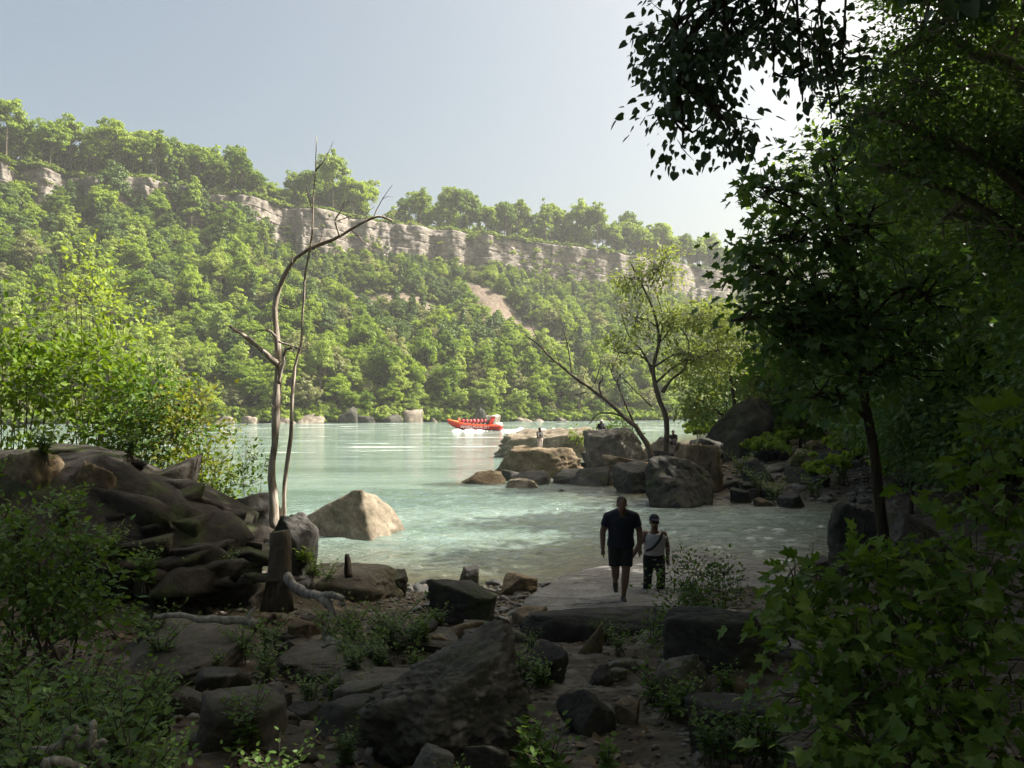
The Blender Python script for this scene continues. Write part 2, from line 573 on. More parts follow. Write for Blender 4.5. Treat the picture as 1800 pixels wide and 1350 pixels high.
def scree_mask(u, t):
    m = np.zeros(np.shape(u))
    for (ua, ta), (ub, tb), wu, wt in SCREE:
        ax, ay, bx, by = ua / wu, ta / wt, ub / wu, tb / wt
        px, py = u / wu, t / wt
        f = np.clip(((px - ax) * (bx - ax) + (py - ay) * (by - ay)) / ((bx - ax) ** 2 + (by - ay) ** 2), 0, 1)
        d = np.hypot(px - ax - f * (bx - ax), py - ay - f * (by - ay))
        m = np.maximum(m, 1 - smooth(0.5, 1.1, d))
    return m


tg = np.linspace(0, 1.0, 70)
U, T_ = np.meshgrid(UG, tg, indexing='ij')
HV = hill_point(U, T_)
k = NT('hillside_ground')
scr = k.n('Attribute', attribute_name='scree').outputs['Fac']
v = k.pos()
n1 = k.noise(v, 0.12, 6, 0.65)
n2 = k.noise(v, 0.9, 6, 0.7)
gcol = k.ramp(n1, [(0.3, (0.03, 0.055, 0.014)), (0.55, (0.07, 0.10, 0.028)), (0.75, (0.13, 0.125, 0.06))])
scol = k.ramp(n2, [(0.3, (0.09, 0.07, 0.055)), (0.55, (0.165, 0.13, 0.105)), (0.75, (0.27, 0.225, 0.185))])
col = k.mix(k.math('ADD', scr, k.math('MULTIPLY', k.math('SUBTRACT', n2, 0.5), 0.4), clamp=True), gcol, scol)
bp = k.n('Bump', {'Height': n2, 'Strength': 0.8, 'Distance': 0.8})
M['hill_ground'] = k.done(k.n('BsdfPrincipled', {'Base Color': col, 'Roughness': 0.95, 'Specular IOR Level': 0.1, 'Normal': bp.outputs[0]}).outputs[0])
me = MB().add(HV, grid_faces(*U.shape)).mesh('gorge_hillside', M['hill_ground'], True)
at = me.attributes.new('scree', 'FLOAT', 'POINT')
shore_strip = (1 - smooth(0.008, 0.018, T_)) * 0.9
at.data.foreach_set('value', np.maximum(scree_mask(U, T_), np.maximum(shore_strip, 0.8 * smooth(0.955, 0.99, T_))).ravel().astype(np.float32))
hillside = structure(link('gorge_hillside', me))

# plateau above the cliff
tp = np.concatenate([np.linspace(0, 40, 16), np.linspace(60, 200, 8)])
_, top = hill_ends(UG)
dirn = nrm(top - 0.0)
PV = np.zeros((len(UG), len(tp), 3))
PV[..., :2] = top[:, None, :] + dirn[:, None, :] * tp[None, :, None]
PV[..., 2] = rim(UG)[:, None] + 0.03 * tp[None, :] + 0.5 * fbm(PV * 0.08, 3, 41)
PV[:, 0, 2] = rim(UG) - 0.25
structure(link('plateau_ground', MB().add(PV, grid_faces(len(UG), len(tp))).mesh('plateau_ground', M['hill_ground'], True)))

# cliff: stacked beds of rock, each its own layer
UC = np.linspace(-1100, 2300, 1150)
_, ctop = hill_ends(UC)
cdir = nrm(ctop)
cliff = structure(link('cliff', None))
nlay = 6
cb = cliff_base(UC) - 4
ct = rim(UC)
for li in range(nlay):
    f0, f1 = li / nlay, (li + 1) / nlay
    rows = np.linspace(0, 1, 7)
    z0 = cb + (ct - cb) * f0
    z1 = cb + (ct - cb) * f1
    zz = z0[:, None] + (z1 - z0)[:, None] * rows[None, :]
    s_ = np.cumsum(np.r_[0, np.hypot(np.diff(ctop[:, 0]), np.diff(ctop[:, 1]))])
    q = np.stack([np.repeat(s_[:, None], 7, 1), zz, np.zeros_like(zz)], -1)
    # buttresses and recesses run the full height; joints and ledges belong to one bed
    but = 9.0 * (np.abs(fbm(np.stack([q[..., 0] / 34, zz * 0.015, np.zeros_like(zz)], -1), 3, 51)) - 0.3) + 1.6 * fbm(np.stack([q[..., 0] / 7, zz * 0.03, np.zeros_like(zz)], -1), 2, 52)
    joint = 1.1 * vnoise(np.stack([np.floor(q[..., 0] / 4.3 + 0.9 * vnoise(q * 0.12, 7)), np.zeros_like(zz), np.zeros_like(zz)], -1), 59)
    blocks = 0.55 * vnoise(np.stack([np.floor(q[..., 0] / 3.1 + 0.7 * vnoise(q * 0.3, 3)) * 1.0, np.full_like(zz, li * 3.7), np.zeros_like(zz)], -1), 53 + li)
    ledge = [0.0, 0.25, -0.1, 0.15, -0.2, -0.55][li]
    dep = ledge + but + joint + blocks + 0.5 * fbm(q * 0.8, 3, 57) - 2.2 * (1 - f1)
    V = np.zeros((len(UC), 9, 3))
    V[:, 1:8, :2] = ctop[:, None, :] + cdir[:, None, :] * dep[..., None]
    V[:, 1:8, 2] = zz
    V[:, 0, :2] = ctop + cdir * 9
    V[:, 0, 2] = z0
    V[:, 8, :2] = ctop + cdir * 9
    V[:, 8, 2] = z1 - 0.002
    link('rock_layer', MB().add(V, grid_faces(len(UC), 9)).mesh('rock_layer', M['cliff_red'] if False else M['cliff'], False), cliff)

# ------------------------------------------------------------------ trees of the far slope
def quads(mb, pos, nor, size, tint, seed):
    """irregular leaf-clump faces"""
    g = np.random.default_rng(seed)
    n = len(pos)
    a = nrm(np.cross(nor, nrm(g.normal(size=(n, 3)))))
    b = np.cross(nor, a)
    s = size * g.uniform(0.55, 1.3, (n, 1))
    c = [(-1, -0.5), (0.2, -1), (1, 0.4), (-0.3, 0.9)]
    V = np.stack([pos + a * s * (u + g.uniform(-.25, .25, (n, 1))) * 0.6 + b * s * (w + g.uniform(-.25, .25, (n, 1))) * 0.6 for u, w in c], 1)
    mb.add(V.reshape(-1, 3), np.arange(n * 4).reshape(n, 4), tint)


def far_crown(kind, seed):
    g = np.random.default_rng(seed)
    mb = MB()
    if kind == 'cone':
        ncl, R_, H, z0 = 46, 2.1, 10.0, 0.8
        f = g.uniform(0, 1, ncl)
        ang = g.uniform(0, 2 * np.pi, ncl)
        rad = R_ * (1 - f) ** 0.8 * g.uniform(0.5, 1, ncl)
        C = np.stack([np.cos(ang) * rad, np.sin(ang) * rad, z0 + f * H], -1)
        rc = 0.85 * (1.1 - f * 0.6)
        per, sz = 50, 0.42
    else:
        R_, H, z0, ncl, per, sz = {'round': (3.5, 8.8, 0.8, 120, 62, 0.31), 'tall': (2.4, 11.5, 0.8, 110, 58, 0.31), 'airy': (3.0, 9.6, 0.8, 105, 54, 0.27),
                                   'wide': (4.0, 9.5, 4.2, 90, 52, 0.42), 'shrub': (2.3, 2.9, 0.1, 16, 60, 0.36)}[kind]
        d = nrm(g.normal(size=(ncl, 3)))
        d[:, 2] = np.abs(d[:, 2]) * 1.0 - 0.35 * (g.random(ncl) < 0.5)
        rr = g.uniform(0.45, 1.0, (ncl, 1)) ** 0.6
        C = d * rr * np.array([R_, R_, H / 2])
        C = C * g.uniform(0.75, 1.2, (ncl, 1)) + 0.35 * R_ * fbm(C * 0.35 + seed, 2, seed)[:, None] * np.array([1, 0.6, 0.3])
        C[:, 2] += z0 + H / 2
        rc = R_ * g.uniform(0.13, 0.30, ncl)
    ctr = np.array([0, 0, z0 + H * 0.4])
    for i in range(len(C)):
        n = int(per * g.uniform(0.6, 1.3))
        o = nrm(g.normal(size=(n, 3)))
        o[:, 2] = np.abs(o[:, 2]) * g.choice([1, 1, 1, -0.5], n)
        pos = C[i] + o * rc[i] * g.uniform(0.6, 1.08, (n, 1)) * np.array([1.1, 1.1, 0.75])
        nor = nrm(o + 0.35 * nrm(C[i] - ctr) + 0.75 * g.normal(size=(n, 3)) + np.array([0, 0, 0.3]))
        quads(mb, pos, nor, sz, np.clip(g.uniform(0.2, 0.8) + g.normal(0, 0.14, n), 0, 1), seed * 100 + i)
    tb = MB()
    th = z0 + H * 0.65
    bend = g.normal(0, 0.25, 2)
    tp_ = np.array([[0, 0, -0.8], [bend[0] * .3, bend[1] * .3, th * 0.35], [bend[0], bend[1], th * 0.7], [bend[0] * 1.4, bend[1], th]])
    r0 = 0.2 if kind != 'shrub' else 0.07
    tube(tb, curve_pts(tp_, 8), np.linspace(r0, r0 * 0.25, 8), 6)
    if kind != 'cone':
        for i in range(0, len(C), 3):
            s0 = np.array([bend[0] * .6, bend[1] * .6, max(z0 * 0.7, C[i][2] - 0.6 * np.hypot(C[i][0], C[i][1]) - 0.5)])
            tube(tb, curve_pts([s0, (s0 + C[i]) / 2 + [0, 0, 0.3], C[i]], 5), np.linspace(r0 * 0.4, 0.04, 5), 4)
    return mb, tb


FAR = []
for kind, mat, cnt in (('round', 'leaf_far', 5), ('tall', 'leaf_far', 3), ('airy', 'leaf_far_pale', 4), ('cone', 'leaf_far_dark', 2), ('wide', 'leaf_far', 5), ('round', 'leaf_far_dark', 1), ('airy', 'leaf_far_grey', 2), ('tall', 'leaf_far_dark', 1), ('tall', 'leaf_far_pale', 2), ('shrub', 'leaf_far', 3), ('shrub', 'leaf_far_pale', 2)):
    for q in range(cnt):
        mb, tb = far_crown(kind, len(FAR) + 7)
        cm = mb.mesh('crown', M[mat])
        tm = tb.mesh('trunk', M['far_bark'], True)
        both = MB()
        both.V, both.F, both.T, both.n = list(mb.V), list(mb.F), list(mb.T), mb.n
        nleaf = sum(len(f) for f in mb.F)
        for V_, in [(np.concatenate(tb.V),)]:
            both.V.append(V_)
        for F_, T__ in zip(tb.F, tb.T):
            both.F.append(F_ + mb.n)
            both.T.append(T__)
        jm = both.mesh('far_tree', [M[mat], M['far_bark']])
        mi = np.zeros(len(jm.polygons), np.int32)
        mi[nleaf:] = 1
        jm.polygons.foreach_set('material_index', mi)
        FAR.append(dict(kind=kind, mat=mat, crown=cm, trunk=tm, joined=jm))
KIND_IX = {}
for i, f in enumerate(FAR):
    KIND_IX.setdefault(f['kind'] + ('_dark' if f['mat'] == 'leaf_far_dark' and f['kind'] == 'round' else ''), []).append(i)

proto = bpy.data.collections.new('far_tree_kinds')
for i, f in enumerate(FAR):
    o = bpy.data.objects.new('tree_kind_%02d' % i, f['joined'])
    proto.objects.link(o)


def scatter(name, pts, scl, rot, idx, label, cat):
    me = bpy.data.meshes.new(name)
    me.vertices.add(len(pts))
    me.vertices.foreach_set('co', np.asarray(pts, np.float32).ravel())
    for nm, typ, val in (('scl', 'FLOAT', scl), ('rot', 'FLOAT', rot), ('idx', 'INT', idx)):
        at = me.attributes.new(nm, typ, 'POINT')
        at.data.foreach_set('value', np.asarray(val, np.int32 if typ == 'INT' else np.float32))
    ng = bpy.data.node_groups.new(name, 'GeometryNodeTree')
    ng.interface.new_socket('Geometry', in_out='INPUT', socket_type='NodeSocketGeometry')
    ng.interface.new_socket('Geometry', in_out='OUTPUT', socket_type='NodeSocketGeometry')
    N = ng.nodes.new
    gi, go = N('NodeGroupInput'), N('NodeGroupOutput')
    ci = N('GeometryNodeCollectionInfo')
    ci.inputs['Collection'].default_value = proto
    ci.inputs['Separate Children'].default_value = True
    ci.inputs['Reset Children'].default_value = True
    ip = N('GeometryNodeInstanceOnPoints')
    ip.inputs['Pick Instance'].default_value = True

    def attr(nm, typ):
        a = N('GeometryNodeInputNamedAttribute')
        a.data_type = typ
        a.inputs['Name'].default_value = nm
        return a.outputs['Attribute']
    cx = N('ShaderNodeCombineXYZ')
    L = ng.links.new
    L(attr('rot', 'FLOAT'), cx.inputs['Z'])
    L(gi.outputs[0], ip.inputs['Points'])
    L(ci.outputs[0], ip.inputs['Instance'])
    L(attr('idx', 'INT'), ip.inputs['Instance Index'])
    L(cx.outputs[0], ip.inputs['Rotation'])
    L(attr('scl', 'FLOAT'), ip.inputs['Scale'])
    L(ip.outputs[0], go.inputs[0])
    o = link(name, me)
    md = o.modifiers.new('scatter', 'NODES')
    md.node_group = ng
    o['kind'] = 'stuff'
    return tag(o, label, cat)


def spaced(cand, dist, existing=None):
    """greedy thinning in world space: keep points at least dist[i] apart"""
    keep = []
    cell = {}
    c0 = 5.0
    for i, p_ in enumerate(cand):
        kx, ky = int(p_[0] // c0), int(p_[1] // c0)
        ok = True
        for ax in (-1, 0, 1):
            for ay in (-1, 0, 1):
                for j in cell.get((kx + ax, ky + ay), ()):
                    if (cand[j][0] - p_[0]) ** 2 + (cand[j][1] - p_[1]) ** 2 < (0.5 * (dist[i] + dist[j])) ** 2:
                        ok = False
        if ok:
            keep.append(i)
            cell.setdefault((kx, ky), []).append(i)
    return np.array(keep)


g = np.random.default_rng(77)
n = 14000
u = g.uniform(-420, 1760, n)
t = g.uniform(0.008, 0.975, n)
pt = hill_point(u, t)
sm = scree_mask(u, t)
nz = fbm(np.stack([u / 70, t * 5, np.zeros(n)], -1), 3, 91)
ok = (sm < 0.35)
# bare cliff shows between u 460 and 1300: only low growth right below it there
bare = (u > 470) & (u < 1310)
bare &= True
size = np.where(bare, np.interp(t, [0, 0.06, 0.5, 0.85, 1], [0.85, 1.0, 0.9, 0.62, 0.42]), np.interp(t, [0, 0.06, 0.5, 0.8, 1], [0.8, 0.95, 1.0, 1.25, 1.45])) * g.uniform(0.55, 1.4, n)
ok &= ~((u < 112) & (u > 25) & (t > 0.93))
pt, u, t, size, nz, sm = pt[ok], u[ok], t[ok], size[ok], nz[ok], sm[ok]
keep = spaced(pt, 4.0 * size)
pt, u, t, size, nz = pt[keep], u[keep], t[keep], size[keep], nz[keep]
kinds = []
for i in range(len(u)):
    r = g.random()
    if t[i] < 0.14:
        kd = 'airy' if r < 0.6 else ('tall' if r < 0.75 else 'round')
    elif t[i] > 0.8 and u[i] < 470:
        kd = 'round' if r < 0.45 else ('cone' if r < 0.62 else ('round_dark' if r < 0.8 else 'tall'))
    else:
        kd = ('round' if r < 0.5 else 'tall' if r < 0.64 else 'airy' if r < 0.84 else 'cone' if r < 0.92 else 'round_dark')
        if nz[i] > 0.45:
            kd = 'cone' if r < 0.5 else 'round_dark'
    kinds.append(kd)
vi = np.array([g.choice(KIND_IX[kd]) for kd in kinds])
zone = np.zeros(len(u), int)
# woods on the plateau
n = 2600
u2 = g.uniform(-420, 1760, n)
back = g.exponential(16, n) + 1.5
_, tp2 = hill_ends(u2)
gapm = ((u2 > 645) & (u2 < 690))
setb = np.where((u2 > 690) & (u2 < 1010), 11, np.where((u2 > 450) & (u2 < 560), 14, 3.0))
ok = (back > setb) & ~gapm & (back < 85)
p2 = np.concatenate([tp2 + nrm(tp2) * back[:, None], (rim(u2) + 0.03 * back)[:, None]], -1)[ok]
u2, back = u2[ok], back[ok]
s2 = g.uniform(1.15, 1.75, len(u2)) * np.where(u2 < 470, 0.95, 1.0) * np.where((u2 > 690) & (u2 < 800), g.uniform(0.6, 1.2, len(u2)), 1) * np.where((u2 > 440) & (u2 < 540), 0.75, 1)
keep = spaced(p2, 4.6 * s2)
p2, u2, s2, back = p2[keep], u2[keep], s2[keep], back[keep]
k2 = np.array(['wide' if g.random() < 0.8 else 'tall' for _ in u2])
v2 = np.array([g.choice(KIND_IX[q]) for q in k2])
allp = np.concatenate([pt, p2])
alls = np.concatenate([size, s2 * 1.0])
allv = np.concatenate([vi, v2])
allu = np.concatenate([u, u2])
allz = np.concatenate([zone, np.ones(len(u2), int)])
allk = np.array(list(kinds) + list(k2))
rot = g.uniform(0, 6.28, len(allp))
pxs = 900 + 1400 * allp[:, 0] / allp[:, 1]
pscale = alls / allp[:, 1]
vis = (pxs > 0) & (pxs < 1330)
pri = np.where(vis, pscale * (1 + 0.25 * (allz == 1) * (np.concatenate([np.full(len(u), 99), back]) < 22)), -1)
order = np.argsort(-pri)
single = order[:290]
KINDW = {'round': 'leafy green broadleaf tree', 'tall': 'tall narrow green tree', 'airy': 'pale airy green tree', 'cone': 'dark conical evergreen', 'round_dark': 'dark green rounded tree'}
allt = np.concatenate([t, np.full(len(u2), 2.0)])
allb = np.concatenate([np.full(len(u), 0.0), back])


def far_label(i):
    if allz[i] == 1:
        w_ = 'spreading woodland tree' if allk[i] == 'wide' else 'narrow woodland tree'
        if allu[i] < 460:
            return w_ + (' on the rim above the wooded end of the cliff' if allb[i] < 10 else ' behind the rim above the wooded end of the cliff'), 'trees along the clifftop'
        return w_ + (' on the very rim of the bare cliff' if allb[i] < 14 else ' in the row behind the bare cliff rim'), 'trees along the clifftop'
    w_ = KINDW[allk[i]]
    if allt[i] < 0.08:
        return w_ + ' at the water edge of the far shore', 'trees along the far shore'
    sc_m = [abs(allu[i] - uu) < 75 and abs(allt[i] - tt) < 0.2 for uu, tt in ((920, 0.55), (680, 0.65))]
    if any(sc_m):
        return w_ + ' beside the bare scree of the gorge slope', 'trees beside the scree'
    if allt[i] > 0.78:
        return w_ + (' just below the bare cliff' if allu[i] > 460 else ' high on the wooded end of the slope'), 'trees below the cliff'
    return w_ + (' on the lower gorge slope' if allt[i] < 0.4 else ' halfway up the gorge slope'), 'trees on the far gorge slope'


for i in single:
    f = FAR[allv[i]]
    lab, grp_ = far_label(i)
    nm = {'cone': 'evergreen_tree'}.get(allk[i], 'broadleaf_tree')
    sc_ = alls[i]
    o = thing(nm, lab, 'tree', allp[i], grp_, rot[i], (sc_, sc_, sc_ * random.uniform(0.9, 1.35)))
    link('crown', f['crown'], o)
    link('trunk', f['trunk'], o)
rest = order[290:]
scatter('woodland', allp[rest], alls[rest], rot[rest], allv[rest], 'dense green woodland covering the rest of the far gorge side', 'woodland')
n = 9000
u3 = g.uniform(-300, 1600, n)
t3 = np.where(g.random(n) < 0.12, g.uniform(0.003, 0.02, n), g.uniform(0.01, 0.985, n))
p3 = hill_point(u3, t3)
ok = scree_mask(u3, t3) < g.uniform(0.1, 0.75, n)
nb = 1500
u4 = g.uniform(-200, 1500, nb)
b4 = g.uniform(0.2, 12, nb)
_, tp4 = hill_ends(u4)
p4 = np.concatenate([tp4 + nrm(tp4) * b4[:, None], (rim(u4) - 0.1)[:, None]], -1)
u5 = g.uniform(-60, 1320, 240)
_, tp5 = hill_ends(u5)
cb5 = cliff_base(u5)
f5 = g.random(240) ** 1.6
p5 = np.concatenate([tp5 - nrm(tp5) * (3.0 * (1 - f5) + 0.5)[:, None], (cb5 + (rim(u5) - cb5) * f5 * 0.9)[:, None]], -1)
p4 = np.concatenate([p4, p5])
nb += 240
p3 = np.concatenate([p3[ok], p4])
scatter('hillside_undergrowth', p3, np.r_[g.uniform(0.45, 1.25, ok.sum()), g.uniform(0.35, 1.1, nb)], g.uniform(0, 6.28, len(p3)), g.choice(KIND_IX['shrub'], len(p3)),
        'low green scrub between the trees of the gorge slope', 'undergrowth')

g = np.random.default_rng(123)
n = 1500
xb, yb = g.uniform(9, 75, n), g.uniform(16, 140, n)
ok = (shore_dist(xb, yb) > 3.2) & (xb > 12.2 + np.maximum(0, 0.10 * (yb - 34)))
xb, yb = xb[ok], yb[ok]
scatter('bank_undergrowth', np.stack([xb, yb, ground_z(xb, yb)], -1), g.uniform(0.3, 0.7, len(xb)), g.uniform(0, 6.28, len(xb)), g.choice(KIND_IX['shrub'][:3], len(xb)), 'dark undergrowth covering the shady near bank', 'undergrowth')

# ------------------------------------------------------------------ rocks
_ico = {}
A3 = np.array
A_ROCK = np.array([1.0, 1.0, 1.5])


def ico(sub):
    if sub not in _ico:
        bm = bmesh.new()
        bmesh.ops.create_icosphere(bm, subdivisions=sub, radius=1.0)
        bm.verts.ensure_lookup_table()
        _ico[sub] = (np.array([v.co[:] for v in bm.verts]), np.array([[v.index for v in f.verts] for f in bm.faces]))
        bm.free()
    return _ico[sub]


def hull_planes(pts):
    pts = np.asarray(pts, float)
    n = len(pts)
    out = []
    sc = np.ptp(pts, axis=0).max()
    for i in range(n):
        for j in range(i + 1, n):
            for k_ in range(j + 1, n):
                nn = np.cross(pts[j] - pts[i], pts[k_] - pts[i])
                l = np.linalg.norm(nn)
                if l < 1e-6 * sc:
                    continue
                nn /= l
                d = nn.dot(pts[i])
                s_ = pts @ nn - d
                if s_.max() < 1e-4 * sc:
                    out.append((*nn, d))
                elif s_.min() > -1e-4 * sc:
                    out.append((*(-nn), -d))
    o = np.unique(np.round(out, 4), axis=0)
    return o


def rock_verts(seed, sub=5, planes=None, sharp=26, rough=0.07, freq=2.2, nplanes=12, flat=0.0, ledges=0.0, blocky=0.028):
    """convex chipped block in unit space with broken, weathered surface"""
    g = np.random.default_rng(seed)
    D, F = ico(sub)
    if planes is None:
        nn = nrm(g.normal(size=(nplanes, 3)))
        dd = g.uniform(0.5, 1.0, nplanes)
        nn[:, 2] = np.where(nn[:, 2] < 0, nn[:, 2] * 0.12, nn[:, 2])
        nn = np.vstack([nrm(nn), [[0, 0, -1.0]], nrm(np.array([[0.3 * g.normal(), 0.3 * g.normal(), 1.0]]))])
        dd = np.r_[dd, 0.9, g.uniform(0.42, 0.62)]
        if flat:
            nn = np.vstack([nn, nrm(np.array([[0.1 * g.normal(), 0.1 * g.normal(), 1]]))])
            dd = np.r_[dd, 1 - flat]
    else:
        nn, dd = planes[:, :3], planes[:, 3]
    c = D @ nn.T
    r = np.where(c > 0.02, dd[None, :] / np.maximum(c, 0.02), 50)
    m = r.min(1)
    rs = m - np.log(np.exp(-(r - m[:, None]) * sharp / m[:, None]).sum(1)) / sharp * m
    V = D * rs[:, None]
    ext = np.abs(V).max()
    V = V / ext
    q = V * freq + seed * 3.1
    n1 = fbm(q, 5, seed)
    ridge = 1 - np.abs(fbm(q * 1.3 + 9, 3, seed + 5)) * 2
    dis = rough * (0.9 * n1 - 0.5 * np.maximum(0, ridge - 0.72) * 2)
    qw = q * 1.6 + 0.8 * np.stack([vnoise(q + 3.3, seed), vnoise(q + 7.7, seed), vnoise(q + 1.1, seed)], -1)
    dis = dis + blocky * vnoise(np.floor(qw * A_ROCK), seed + 3) + 0.6 * blocky * vnoise(np.floor(qw * 2.7), seed + 4) + 0.5 * rough * fbm(q * 5, 3, seed + 8)
    if ledges:
        zz = V[:, 2] * 7 + 1.2 * vnoise(V * 2 + seed, seed)
        st = zz - np.floor(zz)
        dis = dis + ledges * (smooth(0.0, 0.25, st) - 0.5) * (0.4 + 0.6 * vnoise(V * 3, seed + 2))
    V = V * (1 + dis)[:, None]
    return V * ext, F


def put_rock(name, V, F, mat, label, group=None, cat='boulder'):
    c = V.mean(0)
    base = np.array([c[0], c[1], V[:, 2].min()])
    me = MB().add(V, F).mesh(name, mat, len(F) < 2000, base)
    return tag(link(name, me, None, base), label, cat, group)


def boulder(px0, px1, pyt, pyb, Y, label, mat, seed, deep=0.8, sink=0.35, sub=5, name='boulder', cat='boulder', group=None, tilt=0.0, flat_box=False, **kw):
    """a rock of the width and height it shows at depth Y, partly sunk in the ground"""
    if Y < 16:
        d = P((px0 + px1) / 2, pyb, 1.0) - np.array([0, 0, CAM_Z])
        ys = np.linspace(2.6, 19, 330)
        hit = np.argmax(CAM_Z + d[2] * ys < ground_z(d[0] * ys, ys))
        if hit:
            Y = ys[hit]
    flat_box = flat_box or kw.get('flat', 0) > 0.25
    V, F = rock_verts(seed, sub, **kw)
    lo, hi = V.min(0), V.max(0)
    V = (V - (lo + hi) / 2) / ((hi - lo) / 2)
    if flat_box:
        V[:, :2] = np.sign(V[:, :2]) * np.abs(V[:, :2]) ** 0.75
    w = (px1 - px0) / 1400 * Y
    zt, zb = P(900, pyt, Y)[2], P(900, pyb, Y)[2]
    h = zt - zb
    xc = ((px0 + px1) / 2 - 900) / 1400 * Y
    zb -= sink * h
    zb = min(zb, float(ground_z(np.array([xc]), np.array([Y + w * deep * 0.5]))[0]) - 0.06 * w)
    V = V * np.array([w / 2, w / 2 * deep, (zt - zb) / 2])
    if tilt:
        ca, sa = math.cos(tilt), math.sin(tilt)
        V = np.stack([V[:, 0] * ca - V[:, 2] * sa, V[:, 1], V[:, 0] * sa + V[:, 2] * ca], -1)
    V = V + np.array([((px0 + px1) / 2 - 900) / 1400 * Y, Y + w / 2 * deep * 0.8, (zt + zb) / 2])
    return put_rock(name, V, F, M[mat], label, group, cat)


def slab(px0, px1, pyt, pyb, h, label, mat, seed, sub=5, name='rock_slab', cat='slab', group=None, tiltx=0.0, **kw):
    """low flat rock: front foot at pyb, back of its top at pyt, h thick above the ground"""
    kw.setdefault('rough', 0.06)
    kw.setdefault('freq', 3.0)
    V, F = rock_verts(seed, sub, flat=0.4, **kw)
    lo, hi = V.min(0), V.max(0)
    V = (V - (lo + hi) / 2) / ((hi - lo) / 2)
    V[:, :2] = np.sign(V[:, :2]) * np.abs(V[:, :2]) ** 0.72
    V[:, 2] = np.where(V[:, 2] > 0, np.abs(V[:, 2]) ** 0.6, V[:, 2])
    d = P((px0 + px1) / 2, pyb, 1.0) - np.array([0, 0, CAM_Z])
    ys = np.linspace(2.6, 19, 330)
    hit = np.argmax(CAM_Z + d[2] * ys < ground_z(d[0] * ys, ys))
    Y0 = ys[hit]
    gz = CAM_Z + d[2] * Y0
    Y1 = max((CAM_Z - gz - h) * 1400 / (pyt - 720), Y0 + 0.25)
    Yc = (Y0 + Y1) / 2
    w = (px1 - px0) / 1400 * Yc
    V = V * np.array([w / 2, (Y1 - Y0) / 2, h])
    xc = ((px0 + px1) / 2 - 900) / 1400 * Yc
    V = V + np.array([xc, Yc, gz])
    V[:, 2] += (V[:, 0] - xc) * tiltx
    return put_rock(name, V, F, M[mat], label, group, cat)


def hull_rock(pts, label, mat, seed, sub=6, name='boulder', cat='boulder', group=None, **kw):
    pts = np.asarray(pts, float)
    c = (pts.max(0) + pts.min(0)) / 2
    V, F = rock_verts(seed, sub, hull_planes(pts - c), **kw)
    return put_rock(name, V + c, F, M[mat], label, group, cat)


# the wedge-shaped boulder standing in the shallows
hull_rock([P(516, 942, 22.6), P(652, 948, 21.7), P(520, 916, 23.0), P(580, 886, 22.7), P(618, 863, 22.3), P(634, 861, 22.2), P(662, 871, 23.0), P(690, 892, 23.2), P(712, 930, 23.2), P(560, 905, 25), P(650, 885, 25), P(700, 925, 25.5),
           P(516, 990, 22.7), P(652, 990, 21.6), P(722, 975, 23.0), P(690, 960, 26), P(530, 960, 26)],
          'tan wedge-shaped boulder standing alone in the shallow river', 'rock_tan', 3, sharp=110, rough=0.03, freq=3.0, blocky=0.012)
# outcrop on the bank
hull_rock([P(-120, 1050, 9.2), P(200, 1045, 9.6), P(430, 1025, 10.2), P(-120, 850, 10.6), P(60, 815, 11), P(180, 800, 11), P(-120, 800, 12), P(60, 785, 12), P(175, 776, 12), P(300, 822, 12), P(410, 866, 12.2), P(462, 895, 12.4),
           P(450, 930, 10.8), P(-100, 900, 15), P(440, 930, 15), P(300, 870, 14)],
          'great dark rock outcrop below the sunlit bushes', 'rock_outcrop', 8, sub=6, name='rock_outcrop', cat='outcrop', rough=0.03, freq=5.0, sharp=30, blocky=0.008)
OUT = [o_ for o_ in bpy.data.objects if o_.name.startswith('rock_outcrop')][0]
g = np.random.default_rng(64)
for q in range(70):
    px_ = g.uniform(-60, 450)
    fr = g.random() ** 0.8
    top_ = np.interp(px_, [-60, 60, 175, 300, 410, 460], [800, 788, 780, 826, 872, 900])
    py_ = top_ + 14 + fr * (1010 - top_)
    Yr = 12.0 - 2.1 * fr
    w_ = g.uniform(0.3, 0.75) * (0.5 if px_ > 350 else 1.0)
    Vb, Fb = rock_verts(600 + q, 4, rough=0.03, nplanes=11, sharp=60, blocky=0.006)
    Vb = Vb * A3([w_, w_ * 0.8, w_ * g.uniform(0.35, 0.6)])
    an = g.uniform(0, 6.28)
    Vb = np.stack([Vb[:, 0] * math.cos(an) - Vb[:, 1] * math.sin(an), Vb[:, 0] * math.sin(an) + Vb[:, 1] * math.cos(an), Vb[:, 2] + 0.18 * Vb[:, 0] * float(np.clip(g.normal(), -1, 1))], -1)
    Vb = Vb + P(px_, py_, Yr - 0.12)
    link('block', MB().add(Vb, Fb).mesh('block', M['rock_outcrop'], True, np.array(OUT.location)), OUT)
    g.random()
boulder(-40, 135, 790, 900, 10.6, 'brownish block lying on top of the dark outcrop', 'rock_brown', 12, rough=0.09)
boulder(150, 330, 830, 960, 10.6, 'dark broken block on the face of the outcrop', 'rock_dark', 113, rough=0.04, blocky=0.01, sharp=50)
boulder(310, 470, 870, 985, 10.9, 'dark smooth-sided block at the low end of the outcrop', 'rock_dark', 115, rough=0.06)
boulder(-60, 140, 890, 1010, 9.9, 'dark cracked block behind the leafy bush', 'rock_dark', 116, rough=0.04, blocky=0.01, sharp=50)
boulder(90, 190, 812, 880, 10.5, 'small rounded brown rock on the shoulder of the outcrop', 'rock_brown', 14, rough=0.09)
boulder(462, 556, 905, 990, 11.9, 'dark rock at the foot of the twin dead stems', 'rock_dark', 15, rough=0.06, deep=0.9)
slab(515, 705, 984, 1062, 0.38, 'flat-topped grey rock behind the old stump', 'rock_ledge', 16, ledges=0.05)
